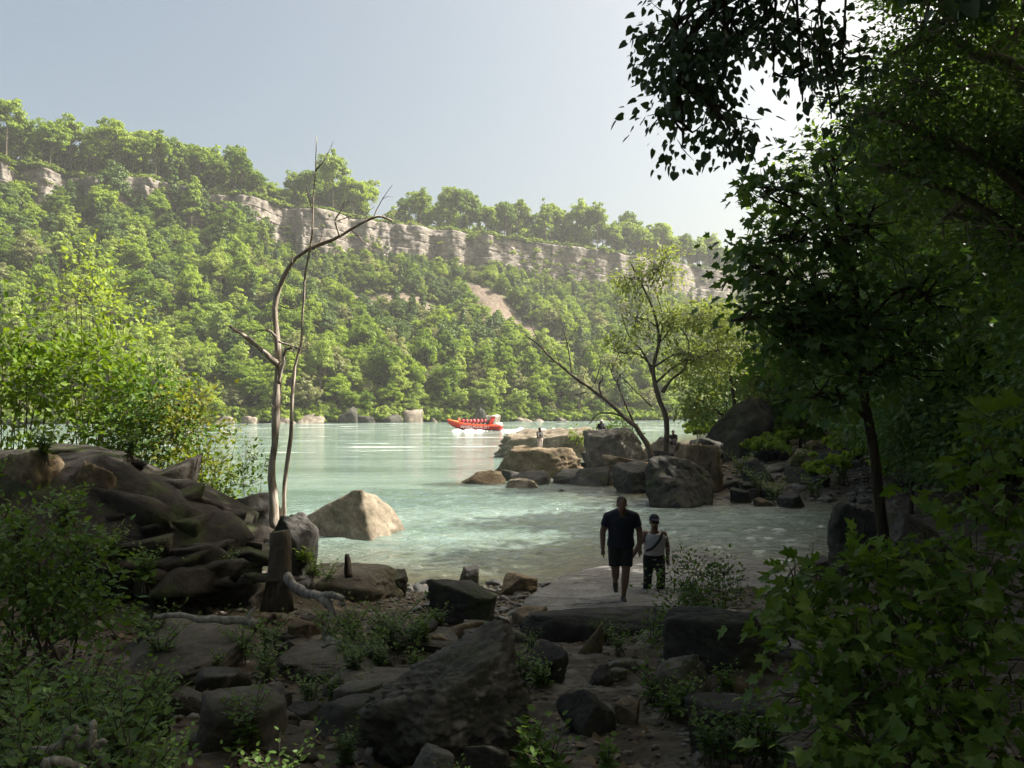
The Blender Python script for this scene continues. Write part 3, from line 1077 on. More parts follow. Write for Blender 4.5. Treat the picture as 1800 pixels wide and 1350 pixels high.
boulder(650, 716, 1008, 1050, 10.9, 'knobbly dark rock beside the thin post at the water', 'rock_dark', 17, rough=0.1)
slab(336, 500, 972, 1075, 0.38, 'layered grey rock against the foot of the outcrop', 'rock_ledge', 18, ledges=0.05)
boulder(748, 874, 1021, 1100, 10.2, 'smooth dark boulder between the green plants and beach', 'rock_dark', 19, rough=0.04, nplanes=26)
boulder(612, 940, 1138, 1345, 4.25, 'large pitted dark boulder in the middle of the trail', 'rock_grey', 20, sub=6, rough=0.13, freq=3.2, deep=0.75, sink=0.25)
slab(185, 430, 1072, 1205, 0.22, 'long grey slab sloping under the driftwood log', 'rock_ledge', 21, ledges=0.05, tiltx=-0.12)
slab(292, 392, 1198, 1262, 0.16, 'squared tan block below the long slab', 'rock_ledge', 22, ledges=0.05)
slab(330, 580, 1255, 1330, 0.08, 'low grey slab behind the bright green seedlings', 'rock_ledge', 23, ledges=0.05)
slab(496, 690, 1112, 1200, 0.16, 'cracked grey ledge uphill of the pitted boulder', 'rock_ledge', 24, name='rock_ledge', cat='ledge', ledges=0.05)
slab(555, 750, 1150, 1235, 0.14, 'stepped grey ledge touching the pitted boulder', 'rock_ledge', 25, name='rock_ledge', cat='ledge', ledges=0.05)
slab(690, 815, 1090, 1150, 0.14, 'pale flat ledge beyond the pitted boulder', 'rock_ledge', 26, name='rock_ledge', cat='ledge', ledges=0.05)
slab(800, 960, 1080, 1135, 0.16, 'broad low rock beside the smooth dark boulder', 'rock_grey', 27, ledges=0.05)
slab(905, 1190, 1058, 1128, 0.3, 'long dark ledge at the edge of the pale slab', 'rock_dark', 28, name='rock_ledge', cat='ledge', ledges=0.05)
slab(1150, 1480, 1050, 1125, 0.3, 'low grey ledge behind the leafy bush', 'rock_grey', 29, name='rock_ledge', cat='ledge', ledges=0.05)
boulder(1165, 1360, 1085, 1185, 7.2, 'dark mossy rock beneath the leafy bush', 'rock_dark', 30, rough=0.08, deep=0.7)
slab(1330, 1430, 1098, 1170, 0.15, 'pale flat rock between the bush and the maple shrub', 'rock_slab', 31, ledges=0.05)
boulder(922, 1000, 1138, 1200, 6.6, 'round dark rock with a bright seedling in front', 'rock_dark', 32, rough=0.05)
boulder(1005, 1062, 1102, 1150, 7.7, 'small tilted tan rock on the trail by the ledge', 'rock_brown', 33, rough=0.06)
boulder(1150, 1265, 1160, 1240, 5.5, 'jagged pale rock on the trail below the mossy rock', 'rock_grey', 34, rough=0.08, nplanes=11)
boulder(1035, 1078, 1172, 1206, 6.1, 'small dark rock in the middle of the trail', 'rock_dark', 35, rough=0.06)
boulder(1080, 1125, 1235, 1275, 5.1, 'small brown rock on the trail by the jagged rock', 'rock_brown', 36, rough=0.06)
boulder(980, 1085, 1225, 1300, 4.6, 'dark rock on the trail beside the pitted boulder', 'rock_dark', 37, rough=0.07)
boulder(800, 905, 1308, 1365, 3.7, 'pale pointed rock in front of the pitted boulder', 'rock_grey', 38, rough=0.06, nplanes=10)
boulder(715, 800, 1320, 1375, 3.6, 'pale rounded stone in front of the pitted boulder', 'rock_slab', 39, rough=0.05)
boulder(1210, 1300, 1255, 1330, 4.5, 'dark rock at the edge of the maple shrub', 'rock_dark', 40, rough=0.08)
boulder(876, 946, 1012, 1046, 12.4, 'brown rock on the wet beach', 'rock_brown', 41, rough=0.07)
boulder(806, 842, 996, 1008, 16.0, 'small pointed dark rock standing in the shallows', 'rock_dark', 42, rough=0.06, nplanes=9, deep=0.7, cat='rock', name='rock')
# pale smooth slab on which the walkers stand
hull_rock([P(915, 1080, 11.6), P(1010, 1096, 11.3), P(1200, 1098, 11.3), P(1420, 1088, 11.4), P(1440, 1035, 14), P(1400, 998, 17.3), P(1300, 978, 18.8), P(1195, 967, 19.6), P(1090, 985, 18.0), P(985, 1012, 15.8),
           P(920, 1050, 13), *(P(px, py, Y) - np.array([0, 0, 0.8]) for px, py, Y in ((915, 1080, 11.8), (1420, 1088, 11.6), (1420, 1000, 17), (1195, 970, 19.3), (985, 1015, 15.6)))],
          'broad pale rock slab where the two walkers stand', 'rock_slab', 44, sub=7, name='rock_slab', cat='slab', rough=0.012, freq=9, sharp=70, blocky=0.006)
boulder(1473, 1580, 888, 1020, 14.6, 'tall dark standing rock at the end of the pale slab', 'rock_dark', 45, rough=0.05, deep=0.8, sub=6)
boulder(1560, 1690, 905, 1030, 13.6, 'broad dark rock half hidden by the maple shrub', 'rock_dark', 46, rough=0.06)
boulder(1290, 1345, 990, 1012, 17.6, 'low wet rock off the edge of the pale slab', 'rock_dark', 47, rough=0.06)
boulder(1415, 1475, 982, 1004, 17.2, 'wet dark rock between slab and standing rock', 'rock_dark', 48, rough=0.06)
# rocky point across the cove
boulder(860, 1050, 746, 800, 58, 'long sloping rock at the tip of the point', 'rock_tan', 50, sub=5, rough=0.11, freq=3.5, deep=0.35, tilt=-0.05)
boulder(868, 1045, 785, 846, 41, 'brown rock carrying the standing angler', 'rock_brown', 151, sub=5, rough=0.11, freq=3.5, deep=0.45, flat=0.3)
boulder(1028, 1138, 752, 840, 43, 'big grey boulder carrying the seated person', 'rock_grey', 52, sub=5, rough=0.07, freq=3, deep=0.7, nplanes=24)
boulder(966, 1150, 826, 868, 37.5, 'low dark rock along the waterline of the point', 'rock_dark', 53, rough=0.06, deep=0.35, flat=0.3)
boulder(796, 900, 829, 860, 37.5, 'low dark reef rock reaching out into the river', 'rock_brown', 54, rough=0.07, deep=0.4)
boulder(876, 964, 843, 870, 35.5, 'flat brown rock at the end of the reef', 'rock_tan', 55, rough=0.07, deep=0.5, flat=0.4)
hull_rock([P(1142, 893, 28.6), P(1200, 897, 28.2), P(1250, 892, 28.8), P(1132, 830, 28.9), P(1140, 806, 29), P(1165, 800, 29.6), P(1205, 806, 29.2), P(1256, 850, 29.4), P(1240, 825, 29.6), P(1150, 880, 31.5), P(1250, 880, 31.5), P(1165, 805, 31), P(1230, 820, 31.2)],
          'large dark block standing in the cove', 'rock_dark', 56, sub=6, rough=0.03, freq=3, sharp=60)  # dark rock colour stands in for the shade on this block
boulder(1140, 1215, 792, 836, 37, 'mossy dark rock at the foot of the upright tree', 'rock_dark', 156, rough=0.07)
boulder(1195, 1290, 770, 812, 41, 'low dark rock under the pale green tree', 'rock_dark', 157, rough=0.07)
boulder(1060, 1150, 800, 838, 38.5, 'brown rock at the foot of the leaning bare tree', 'rock_brown', 158, rough=0.07)
boulder(1178, 1275, 780, 845, 33, 'dark rock with pale crest behind the cove block', 'rock_brown', 57, rough=0.06)
boulder(1080, 1145, 812, 850, 33.5, 'dark rock wedged behind the cove block', 'rock_dark', 58, rough=0.06)
boulder(1100, 1200, 768, 812, 46, 'pale rock behind the leaning bare tree', 'rock_tan', 59, rough=0.06)
boulder(1225, 1372, 696, 800, 44, 'tall dark rock mound among the trees', 'rock_dark', 60, sub=5, rough=0.08, deep=0.7)
boulder(1368, 1424, 868, 894, 28.5, 'dark rock in the cove below the stony shore', 'rock_dark', 61, rough=0.07)
boulder(1283, 1325, 858, 884, 30, 'dark wet rock by the cove block', 'rock_dark', 62, rough=0.07)
boulder(968, 998, 861, 877, 34, 'small dark rock in the gap of the reef', 'rock_dark', 63, rough=0.07)
boulder(1310, 1400, 808, 865, 33.5, 'dark broad rock on the stony shore', 'rock_dark', 64, rough=0.07)
boulder(1430, 1500, 790, 830, 36, 'dark rock at the back of the stony shore', 'rock_dark', 65, rough=0.07)
# far shore
FS = [(352, 412, 729, 747), (418, 452, 731, 746), (470, 520, 731, 747), (520, 566, 727, 746), (584, 628, 714, 747), (622, 662, 729, 746), (650, 706, 728, 747), (706, 742, 719, 746), (752, 790, 733, 747),
      (826, 862, 714, 745), (842, 880, 728, 746), (905, 938, 733, 746), (930, 962, 736, 746), (976, 1004, 733, 745), (1040, 1075, 737, 745), (290, 345, 732, 747)]
FL = ['pale', 'small pale', 'flat tan', 'cracked pale', 'dark rounded', 'small dark', 'long dark sloping', 'tall brown', 'low tan', 'tall dark', 'leaning grey', 'low pale', 'small brown', 'white-topped', 'low grey', 'broad tan']
for i, (a_, b_, c_, d_) in enumerate(FS):
    u_ = (a_ + b_) / 2
    Ys = float(np.interp(u_, UPX, DSH)) - 3.5
    boulder(a_, b_, c_, 743, Ys, FL[i] + ' boulder on the far waterline', 'rock_dark' if 'dark' in FL[i] else 'shore_rock', 70 + i, rough=0.09, sub=4, sink=0.5, group='boulders along the far waterline')

g = np.random.default_rng(71)
n_ = 0
for px_, py_, w_ in [(g.uniform(60, 1340), g.uniform(1085, 1345), 0) for _ in range(64)]:
    ww = g.uniform(45, 130) * (0.55 + 0.9 * (py_ - 1080) / 270)
    hh_ = ww * g.uniform(0.25, 0.5)
    boulder(px_ - ww / 2, px_ + ww / 2, py_ - hh_, py_, 8, 'angular rock half buried in the rocky slope', ['rock_dark', 'rock_ledge', 'rock_grey', 'rock_brown'][int(g.integers(4))], 700 + n_, sub=4, rough=0.06, sharp=40, nplanes=10, flat=float(g.choice([0, 0.2, 0.4])), group='angular rocks of the slope', name='rock', cat='rock')
    n_ += 1
for px_, py_, Yq, ww in [(g.uniform(880, 1160), 0, g.uniform(35, 50), g.uniform(35, 85)) for _ in range(20)] + [(g.uniform(1180, 1500), 0, g.uniform(29, 42), g.uniform(30, 70)) for _ in range(22)]:
    zz_ = 0.0 if px_ < 1170 else max(0.0, float(ground_z(np.array([(px_ - 900) / 1400 * Yq]), np.array([Yq]))[0]))
    pb_ = 720 + (CAM_Z - zz_) * 1400 / Yq
    if px_ < 960 and Yq > 44:
        continue
    boulder(px_ - ww / 2, px_ + ww / 2, pb_ - ww * g.uniform(0.22, 0.4), pb_, Yq, 'dark angular rock in the jumble across the cove', ['rock_dark', 'rock_dark', 'rock_brown'][int(g.integers(3))], 800 + n_, sub=4, rough=0.06, sharp=40, nplanes=10, group='jumbled rocks across the cove', name='rock', cat='rock')
    n_ += 1

# loose stones: shared shapes, one object each
SV = []
for i in range(10):
    V, F = rock_verts(200 + i, 3, rough=0.08, nplanes=12, flat=0.25 if i % 2 else 0)
    V = V * np.array([1, random.uniform(0.6, 0.95), random.uniform(0.35, 0.65)])
    SV.append([MB().add(V, F).mesh('stone', M[m_], True) for m_ in ('stone', 'wet_stone')])


def stones(n, area, smin, smax, label, group, wet=False, seed=1, cond=None):
    g = np.random.default_rng(seed)
    done = 0
    while done < n:
        px, py = g.uniform(area[0], area[1]), g.uniform(area[2], area[3])
        # walk down the view ray to the ground
        d = P(px, py, 1.0) - np.array([0, 0, CAM_Z])
        ys = np.linspace(2.5, 60, 400)
        zz = CAM_Z + d[2] * ys
        gz = ground_z(d[0] * ys, ys)
        hit = np.argmax(zz < gz)
        if hit == 0:
            continue
        Y = ys[hit]
        s = smin * (smax / smin) ** (g.random() ** 1.8)
        s *= max(1.0, Y / 9)
        if cond and not cond(d[0] * Y, Y):
            continue
        o = tag(link('stone', SV[g.integers(len(SV))][1 if wet else 0], None, (d[0] * Y, Y, gz[hit] + s * 0.12), 0, s), label, 'stone', group)
        o.rotation_euler = (g.normal(0, 0.2), g.normal(0, 0.2), g.uniform(0, 6.28))
        done += 1


stones(105, (420, 1330, 1100, 1350), 0.03, 0.16, 'loose grey stone on the rocky trail', 'stones on the trail', seed=4)
stones(70, (700, 1010, 1005, 1100), 0.05, 0.17, 'dark wet stone on the beach by the shallows', 'wet stones on the beach', True, seed=5)
stones(65, (1250, 1560, 800, 892), 0.05, 0.14, 'dark stone on the stony shore of the cove', 'stones on the cove shore', seed=6, cond=lambda x, y: y > 24)
stones(40, (0, 420, 1080, 1350), 0.03, 0.12, 'loose stone among the plants beside the slab', 'stones among the plants', seed=7)

g = np.random.default_rng(15)
pb = MB()
Vp, Fp = ico(1)
n = 9000
xs = np.r_[g.uniform(-5, 6, 4600), g.uniform(-3.2, 1.5, 1900), g.uniform(7, 19, 700)]
ys = np.r_[g.uniform(3, 14, 4600), g.uniform(12.5, 16.6, 1900), g.uniform(24, 40, 700)]
keep = shore_dist(xs, ys) > -0.6
xs, ys = xs[keep], ys[keep]
zs = ground_z(xs, ys)
n = len(xs)
s = 0.012 * (4.0 ** g.random(n)) * np.maximum(1, ys / 9)
ang = g.uniform(0, 6.28, n)
V = Vp[None] * (1 + 0.25 * g.normal(size=(n, len(Vp), 1)).clip(-1, 1)) * s[:, None, None] * np.stack([np.ones(n), g.uniform(0.5, 1, n), g.uniform(0.3, 0.6, n)], -1)[:, None, :]
ca, sa = np.cos(ang)[:, None], np.sin(ang)[:, None]
V = np.stack([V[..., 0] * ca - V[..., 1] * sa, V[..., 0] * sa + V[..., 1] * ca, V[..., 2]], -1) + np.stack([xs, ys, zs + s * 0.15], -1)[:, None]
pb.add(V.reshape(-1, 3), (Fp[None] + (np.arange(n) * len(Vp))[:, None, None]).reshape(-1, 3))
o = link('gravel', pb.mesh('gravel', M['stone'], False))
o['kind'] = 'stuff'
tag(o, 'small grey gravel strewn over the trail and beach', 'gravel')

g = np.random.default_rng(16)
M['litter'] = leaf_material('dry_leaves', (0.05, 0.033, 0.018), (0.20, 0.14, 0.075), 0.1, 0.2)
n = 9000
xs, ys = g.uniform(-6, 6.5, n), 3 + 10.5 * g.random(n) ** 1.3
ok = fbm(np.stack([xs, ys, np.zeros(n)], -1) * 0.7, 3, 12) > -0.25
xs, ys = xs[ok], ys[ok]
lm_ = MB()
pos_ = np.stack([xs, ys, ground_z(xs, ys) + 0.012], -1)
quads(lm_, pos_, nrm(np.stack([g.normal(0, .35, len(xs)), g.normal(0, .35, len(xs)), np.ones(len(xs))], -1)), 0.06, g.random(len(xs)), 5)
o = link('leaf_litter', lm_.mesh('leaf_litter', M['litter'], False))
o['kind'] = 'stuff'
tag(o, 'dry brown leaf litter scattered over the trail soil', 'leaf litter')

# ------------------------------------------------------------------ dead wood
def limb(mb, ctrl, r0, r1, n=24, sides=8, wob=0.25, seed=0):
    rr = r0 + (r1 - r0) * np.linspace(0, 1, n) ** 0.68
    pp = curve_pts(ctrl, n)
    jit = np.stack([vnoise(np.stack([np.arange(n) * 0.55, np.full(n, q * 3.1), np.zeros(n)], -1), seed + q) for q in range(3)], -1)
    pp[1:] += jit[1:] * rr[1:, None] * 0.55
    tube(mb, pp, rr * (1 + 0.16 * vnoise(np.stack([np.arange(n) * 0.9, np.zeros(n), np.zeros(n)], -1), seed + 9)), sides, wob=wob, seed=seed)


def px_line(pts, Y0, Y1=None):
    Y1 = Y0 if Y1 is None else Y1
    return [P(a, b, Y0 + (Y1 - Y0) * i / max(1, len(pts) - 1)) for i, (a, b) in enumerate(pts)]


def bare_tree(name, label, base, trunk, branches, mat, cat='dead tree', seed=0, group=None):
    o = thing(name, label, cat, base, group)
    for nm, items in (('trunk', [trunk]), ('branch', branches)):
        for i, (ctrl, r0, r1) in enumerate(items):
            mb = MB()
            limb(mb, ctrl, r0, r1, 34 if nm == 'trunk' else 16, 10 if nm == 'trunk' else 7, 0.3, seed + i)
            link(nm, mb.mesh(nm, M[mat], True, base), o)
    return o


Yd = 12.3
st1 = px_line([(487, 935), (482, 905), (478, 840), (481, 760), (486, 680), (489, 620), (483, 560), (491, 510), (512, 460), (540, 438), (590, 418), (640, 390), (668, 380), (690, 388)], Yd, Yd + 0.3)
bare_tree('dead_tree', 'curved thick dead stem with bare side branches beside the river', st1[0], (st1, 0.082, 0.014), [
    (px_line([(487, 640), (460, 615), (430, 592), (402, 574)], Yd), 0.05, 0.022),
    (px_line([(484, 592), (470, 580), (440, 583)], Yd), 0.022, 0.008),
    (px_line([(470, 582), (474, 573)], Yd), 0.012, 0.006),
    (px_line([(597, 415), (590, 388), (602, 365), (606, 350)], Yd + .2), 0.02, 0.006),
    (px_line([(595, 388), (615, 380), (632, 378)], Yd + .2), 0.012, 0.004),
    (px_line([(655, 384), (672, 350), (690, 325)], Yd + .3), 0.012, 0.003),
    (px_line([(620, 405), (640, 425), (655, 440)], Yd + .2), 0.014, 0.004),
    (px_line([(490, 675), (497, 640), (500, 618), (515, 610)], Yd - .1), 0.03, 0.018),
    (px_line([(489, 600), (510, 607), (530, 612), (548, 612)], Yd - .1), 0.016, 0.004),
    (px_line([(489, 535), (505, 542), (520, 540), (531, 533)], Yd), 0.014, 0.005),
    (px_line([(512, 462), (515, 452), (514, 447)], Yd), 0.016, 0.008),
    (px_line([(402, 574), (396, 570)], Yd), 0.012, 0.004), (px_line([(668, 380), (690, 372), (705, 376)], Yd + .3), 0.007, 0.002), (px_line([(672, 350), (684, 345), (694, 348)], Yd + .3), 0.005, 0.002), (px_line([(640, 392), (648, 372), (660, 362)], Yd + .2), 0.007, 0.002),
    (px_line([(560, 430), (566, 412), (562, 398)], Yd), 0.008, 0.003), (px_line([(430, 592), (424, 582), (412, 580)], Yd), 0.008, 0.003), (px_line([(602, 365), (612, 356), (622, 352)], Yd + .2), 0.005, 0.002), (px_line([(484, 720), (474, 708)], Yd), 0.012, 0.006)], 'dead_wood', seed=2)
st2 = px_line([(501, 932), (499, 905), (500, 860), (508, 790), (514, 700), (518, 650), (530, 600), (533, 540), (537, 480), (547, 420), (551, 340), (555, 290), (556, 240)], Yd + .15, Yd + .1)
bare_tree('dead_tree', 'tall straight thin dead stem reaching above the hillside', st2[0], (st2, 0.047, 0.006), [
    (px_line([(555, 300), (568, 285), (580, 262), (586, 248)], Yd + .1), 0.014, 0.003),
    (px_line([(548, 365), (542, 345), (539, 330)], Yd + .1), 0.014, 0.006),
    (px_line([(534, 600), (545, 606), (555, 610)], Yd + .1), 0.01, 0.003)], 'dead_wood', seed=20)

o = thing('tree_stump', 'grey weathered stump with a pale twisted root', 'stump', P(496, 1045, 10.1))
b0 = np.array(o.location)
mb = MB()
tube(mb, np.array([P(488, 1070, 10.1), P(490, 1035, 10.1), P(493, 990, 10.15), P(494, 955, 10.2), P(492, 934, 10.2)]), [0.19, 0.155, 0.135, 0.13, 0.11], 14, wob=0.35, seed=3)
link('trunk', mb.mesh('trunk', M['bark_mid'], True, b0), o)
mb = MB()
limb(mb, [P(494, 1000, 10.15), P(512, 1022, 9.98), P(532, 1040, 9.8), P(560, 1050, 9.6), P(578, 1068, 9.5), P(586, 1090, 9.4), P(574, 1115, 9.2), P(590, 1130, 9.0)], 0.07, 0.04, 30, 9, 0.5, 5)
link('root', mb.mesh('root', M['driftwood'], True, b0), o)
mb = MB()
limb(mb, [P(560, 1050, 9.6), P(585, 1046, 9.5), P(600, 1052, 9.5), P(604, 1064, 9.5)], 0.05, 0.03, 14, 8, 0.4, 6)
link('root', mb.mesh('root', M['driftwood'], True, b0), o)

c = px_line([(270, 1086), (310, 1080), (350, 1088), (400, 1090), (436, 1094), (452, 1098)], 6.6)
mb = MB()
limb(mb, c, 0.018, 0.034, 24, 9, 0.5, 9)
limb(mb, px_line([(436, 1094), (441, 1078), (449, 1066)], 6.6), 0.026, 0.01, 10, 7, 0.4, 10)
tag(link('driftwood_log', mb.mesh('driftwood_log', M['driftwood'], True, c[0]), None, c[0]), 'pale driftwood log with an upturned end lying on the slab', 'driftwood')
for lab, pl, Yq, r0 in (('bleached driftwood branch with forked roots beside the leafy plants', [[(20, 1328), (60, 1322), (95, 1318), (120, 1290), (135, 1282)], [(120, 1290), (150, 1310), (175, 1325), (190, 1352)], [(160, 1310), (165, 1285), (158, 1268)], [(162, 1312), (185, 1306)]], 3.9, 0.03),
                        ('short pale driftwood stick under the leafy plants', [[(80, 1336), (110, 1338), (150, 1352)]], 3.6, 0.025),
                        ('thin grey stick lying beside the twisted root', [[(565, 1136), (585, 1131), (600, 1128)]], 7.6, 0.018)):
    mb = MB()
    for q, ln in enumerate(pl):
        limb(mb, px_line(ln, Yq), r0 * (1 if q == 0 else 0.8), r0 * 0.45, 16, 8, 0.5, 30 + q)
    c0 = px_line(pl[0], Yq)[0]
    tag(link('driftwood_branch', mb.mesh('driftwood_branch', M['driftwood'], True, c0), None, c0), lab, 'driftwood')
c = px_line([(612, 1015), (611, 995), (610, 974)], 12.2)
mb = MB()
tube(mb, curve_pts(c, 6), [0.06, 0.055, 0.05, 0.048, 0.045, 0.03], 8, wob=0.4)
tag(link('wood_post', mb.mesh('wood_post', M['bark'], True, c[0]), None, c[0]), 'thin dark broken post at the edge of the water', 'post')

# ------------------------------------------------------------------ leaves
def leaf_shape(kind):
    if kind == 'ovate':
        h = [(0, 0), (0.22, 0.14), (0.30, 0.42), (0.2, 0.72), (0, 1)]
    elif kind == 'heart':
        h = [(0, 0.02), (0.30, -0.06), (0.44, 0.22), (0.30, 0.62), (0, 1)]
    elif kind == 'maple':
        h = [(0, 0), (0.22, -0.12), (0.52, 0.06), (0.36, 0.24), (0.62, 0.56), (0.30, 0.50), (0.20, 0.70), (0, 1)]
    else:
        h = [(0, 0), (0.11, 0.3), (0.10, 0.7), (0, 1)]
    h = np.array(h)
    n = len(h)
    right = np.stack([h[:, 0], h[:, 1], 0.22 * h[:, 0] - 0.12 * h[:, 1] ** 2], -1)
    left = right[1:-1] * np.array([-1, 1, 1])
    V = np.vstack([right, left])
    FR = list(range(n))
    FL_ = [0] + [n - 1] + [n + i for i in range(n - 3, -1, -1)]
    return V, np.array([FR, FL_])


LEAF = {q: leaf_shape(q) for q in ('ovate', 'heart', 'maple', 'blade')}


def leaves(mb, pos, direc, nor, size, kind, tint):
    T, F = LEAF[kind]
    y = nrm(direc)
    z = nrm(nor - y * (nor * y).sum(-1, keepdims=True))
    x = np.cross(y, z)
    s = np.asarray(size).reshape(-1, 1, 1)
    V = pos[:, None, :] + s * (T[None, :, 0:1] * x[:, None] + T[None, :, 1:2] * y[:, None] + T[None, :, 2:3] * z[:, None])
    n = len(pos)
    FF = (F[None] + (np.arange(n) * len(T))[:, None, None]).reshape(-1, F.shape[1])
    mb.add(V.reshape(-1, 3), FF, np.repeat(tint, 2))


def spray(mb, tw, center, out, n, rc, size, kind, g, droop=0.35, flatten=0.5, upness=0.8):
    """one cluster of leaves on short twigs"""
    o = g.normal(size=(n, 3)) * rc * np.array([0.6, 0.6, 0.6 * flatten])
    o += out * np.abs(g.normal(size=(n, 1))) * rc * 0.4
    pos = center + o
    d = nrm(o) + 0.5 * out + g.normal(size=(n, 3)) * 0.5
    d[:, 2] -= droop
    nor = np.array([0, 0, upness]) + g.normal(size=(n, 3)) * 0.45 + 0.3 * out
    leaves(mb, pos, d, nor, size * g.uniform(0.4, 1.3, n), kind, np.clip(g.uniform(0.2, 0.8) + g.normal(0, 0.18, n), 0, 1))
    if tw is not None:
        for q in range(2):
            e = center + nrm(g.normal(size=3) + out) * rc * 0.9
            tube(tw, np.array([center, (center + e) / 2 + g.normal(size=3) * rc * 0.08, e]), [0.007, 0.005, 0.002], 4, cap=False)


def leafy_tree(name, label, base, trunk, r0, blobs, per, size, kind, mat, bark, seed, rc=0.4, cat='tree', group=None, droop=0.35, flatten=0.5, twigs=True, r1=0.03, limbs=True, bough=None):
    """blobs: (center, radii, clusters). trunk: control points."""
    g = np.random.default_rng(seed)
    tw, lv = MB(), MB()
    tp = curve_pts(trunk, 26)
    tr = r0 + (r1 - r0) * np.linspace(0, 1, 26) ** 0.9
    tr[0] *= 1.35
    tube(tw, tp, tr, 10, wob=0.2, seed=seed)
    if bough is not None:
        tube(tw, bough, np.linspace(0.11, 0.008, len(bough)), 8, wob=0.2)
    for ctr, rad, ncl in blobs:
        ctr, rad = np.asarray(ctr, float), np.broadcast_to(np.asarray(rad, float), (3,))
        if bough is not None:
            i = int(np.argmin(np.linalg.norm(bough[8:] - ctr, axis=1))) + 8
            s0 = bough[max(6, i - 5)]
            lp = curve_pts([s0, (s0 + ctr) / 2 + [0, 0, 0.05], ctr, ctr + [0, 0, -0.1]], 14)
            tube(tw, lp, np.linspace(0.018, 0.006, 14), 6)
        hd = np.hypot(tp[:, 0] - ctr[0], tp[:, 1] - ctr[1])
        want = ctr[2] - 0.55 * hd
        i = int(np.argmin(np.abs(tp[:, 2] - want) + 0.25 * hd))
        if bough is None:
            s0 = tp[i]
            mid = (s0 + ctr) / 2 + np.array([0, 0, 0.12 * np.linalg.norm(ctr - s0)]) + g.normal(size=3) * 0.1 * rad.mean()
            lp = curve_pts([s0, mid, ctr, ctr + (ctr - mid) * 0.25 + g.normal(size=3) * 0.1], 14)
        if limbs and bough is None:
            lr = max(min(tr[i] * 0.6, 0.02 + 0.03 * np.linalg.norm(ctr - s0)), 0.012)
            tube(tw, lp, np.linspace(lr, max(0.008, lr * 0.2), 14), 7, wob=0.2, seed=seed)
        for c in range(ncl):
            d = nrm(g.normal(size=3))
            cp = ctr + d * rad * g.random() ** 0.42
            if twigs:
                a0 = lp[int(g.integers(5, 14))]
                m_ = (a0 + cp) / 2 + g.normal(size=3) * 0.12 * np.linalg.norm(cp - a0)
                tube(tw, curve_pts([a0, m_, cp], 5), np.linspace(0.014, 0.005, 5) * (1 + rc), 5, cap=False)
            spray(lv, tw if twigs else None, cp, d, int(per * g.uniform(0.6, 1.4)), rc * g.uniform(0.7, 1.3), size, kind, g, droop, flatten)
    base = np.asarray(base, float)
    tm = tw.mesh('trunk', M[bark], True, base)
    cm = lv.mesh('crown', M[mat], False, base)
    o = thing(name, label, cat, base, group)
    link('trunk', tm, o)
    link('crown', cm, o)
    return o


def gp(x, y):
    return np.array([x, y, float(ground_z(np.array([x]), np.array([y]))[0])])


A = np.array
# the young maple by the standing rock
bm_ = A(P(1552, 1060, 10.8))
bm_[2] = gp(bm_[0], bm_[1])[2] - 0.1
mt = [bm_, P(1556, 1000, 10.8), P(1545, 880, 10.8), P(1535, 780, 10.8), P(1520, 700, 10.9), P(1512, 600, 11), P(1500, 480, 11.1), P(1470, 360, 11.2), P(1440, 260, 11.2)]
mb_ = [(P(1380, 330, 10.6), (0.45, 0.5, 0.35), 9), (P(1470, 280, 10.8), (0.5, 0.6, 0.5), 9), (P(1400, 420, 10.8), (0.75, 0.8, 0.4), 26), (P(1350, 345, 10.4), (0.45, 0.3, 0.15), 5), (P(1520, 400, 11.2), (0.9, 1.0, 0.7), 34),
       (P(1350, 480, 10.5), (0.4, 0.6, 0.35), 12), (P(1430, 520, 10.8), (0.7, 0.9, 0.5), 26), (P(1345, 560, 10.4), (0.4, 0.4, 0.3), 11), (P(1500, 560, 11), (1.0, 1.0, 0.6), 34), (P(1420, 610, 10.6), (0.55, 0.8, 0.35), 16), (P(1560, 640, 11.2), (0.9, 1.0, 0.5), 26),
       (P(1455, 690, 10.5), (0.5, 0.7, 0.3), 14), (P(1620, 520, 11.5), (0.9, 1.0, 1.0), 34), (P(1385, 570, 10.6), (0.5, 0.4, 0.35), 12)]
leafy_tree('maple_tree', 'slender young maple beside the tall standing rock', bm_, mt, 0.085, mb_, 17, 0.125, 'maple', 'leaf_maple', 'bark', 301, rc=0.34)

# big-leaved tree whose bough hangs over the trail; its crown shades the trail
b2 = gp(6.6, 3.2)
bt = [b2 - A([0, 0, 0.2]), b2 + A([0, 0.1, 2.5]), b2 + A([-0.2, 0.6, 5.5]), b2 + A([-0.4, 2.0, 9]), b2 + A([-0.6, 3.8, 12]), b2 + A([-0.8, 5, 14.5])]
HANGBOUGH = curve_pts([bt[2], A([4.6, 5.4, 8.6]), A([3.2, 6.8, 8.2]), P(1330, -40, 7.4), P(1230, 40, 7.35), P(1195, 130, 7.3), P(1190, 215, 7.3)], 40)
hang = [(P(1190, 40, 7.4), (0.45, 0.6, 0.45), 14), (P(1205, 130, 7.3), (0.36, 0.4, 0.4), 8), (P(1200, 215, 7.3), (0.22, 0.3, 0.28), 5), (P(1270, 70, 7.4), (0.45, 0.5, 0.45), 12), (P(1265, 200, 7.3), (0.25, 0.3, 0.3), 4), (P(1300, 235, 7.2), (0.16, 0.2, 0.14), 2),
        (P(1350, 20, 7.5), (0.5, 0.5, 0.5), 11), (P(1360, 110, 7.4), (0.35, 0.4, 0.35), 4), (P(1430, 60, 7.6), (0.35, 0.4, 0.35), 4), (P(1410, 160, 7.4), (0.32, 0.3, 0.25), 3), (P(1460, 190, 7.5), (0.25, 0.3, 0.2), 2),
        (P(1480, 120, 7.7), (0.35, 0.3, 0.3), 3), (P(1240, -60, 7.4), (0.8, 0.9, 0.5), 13)]
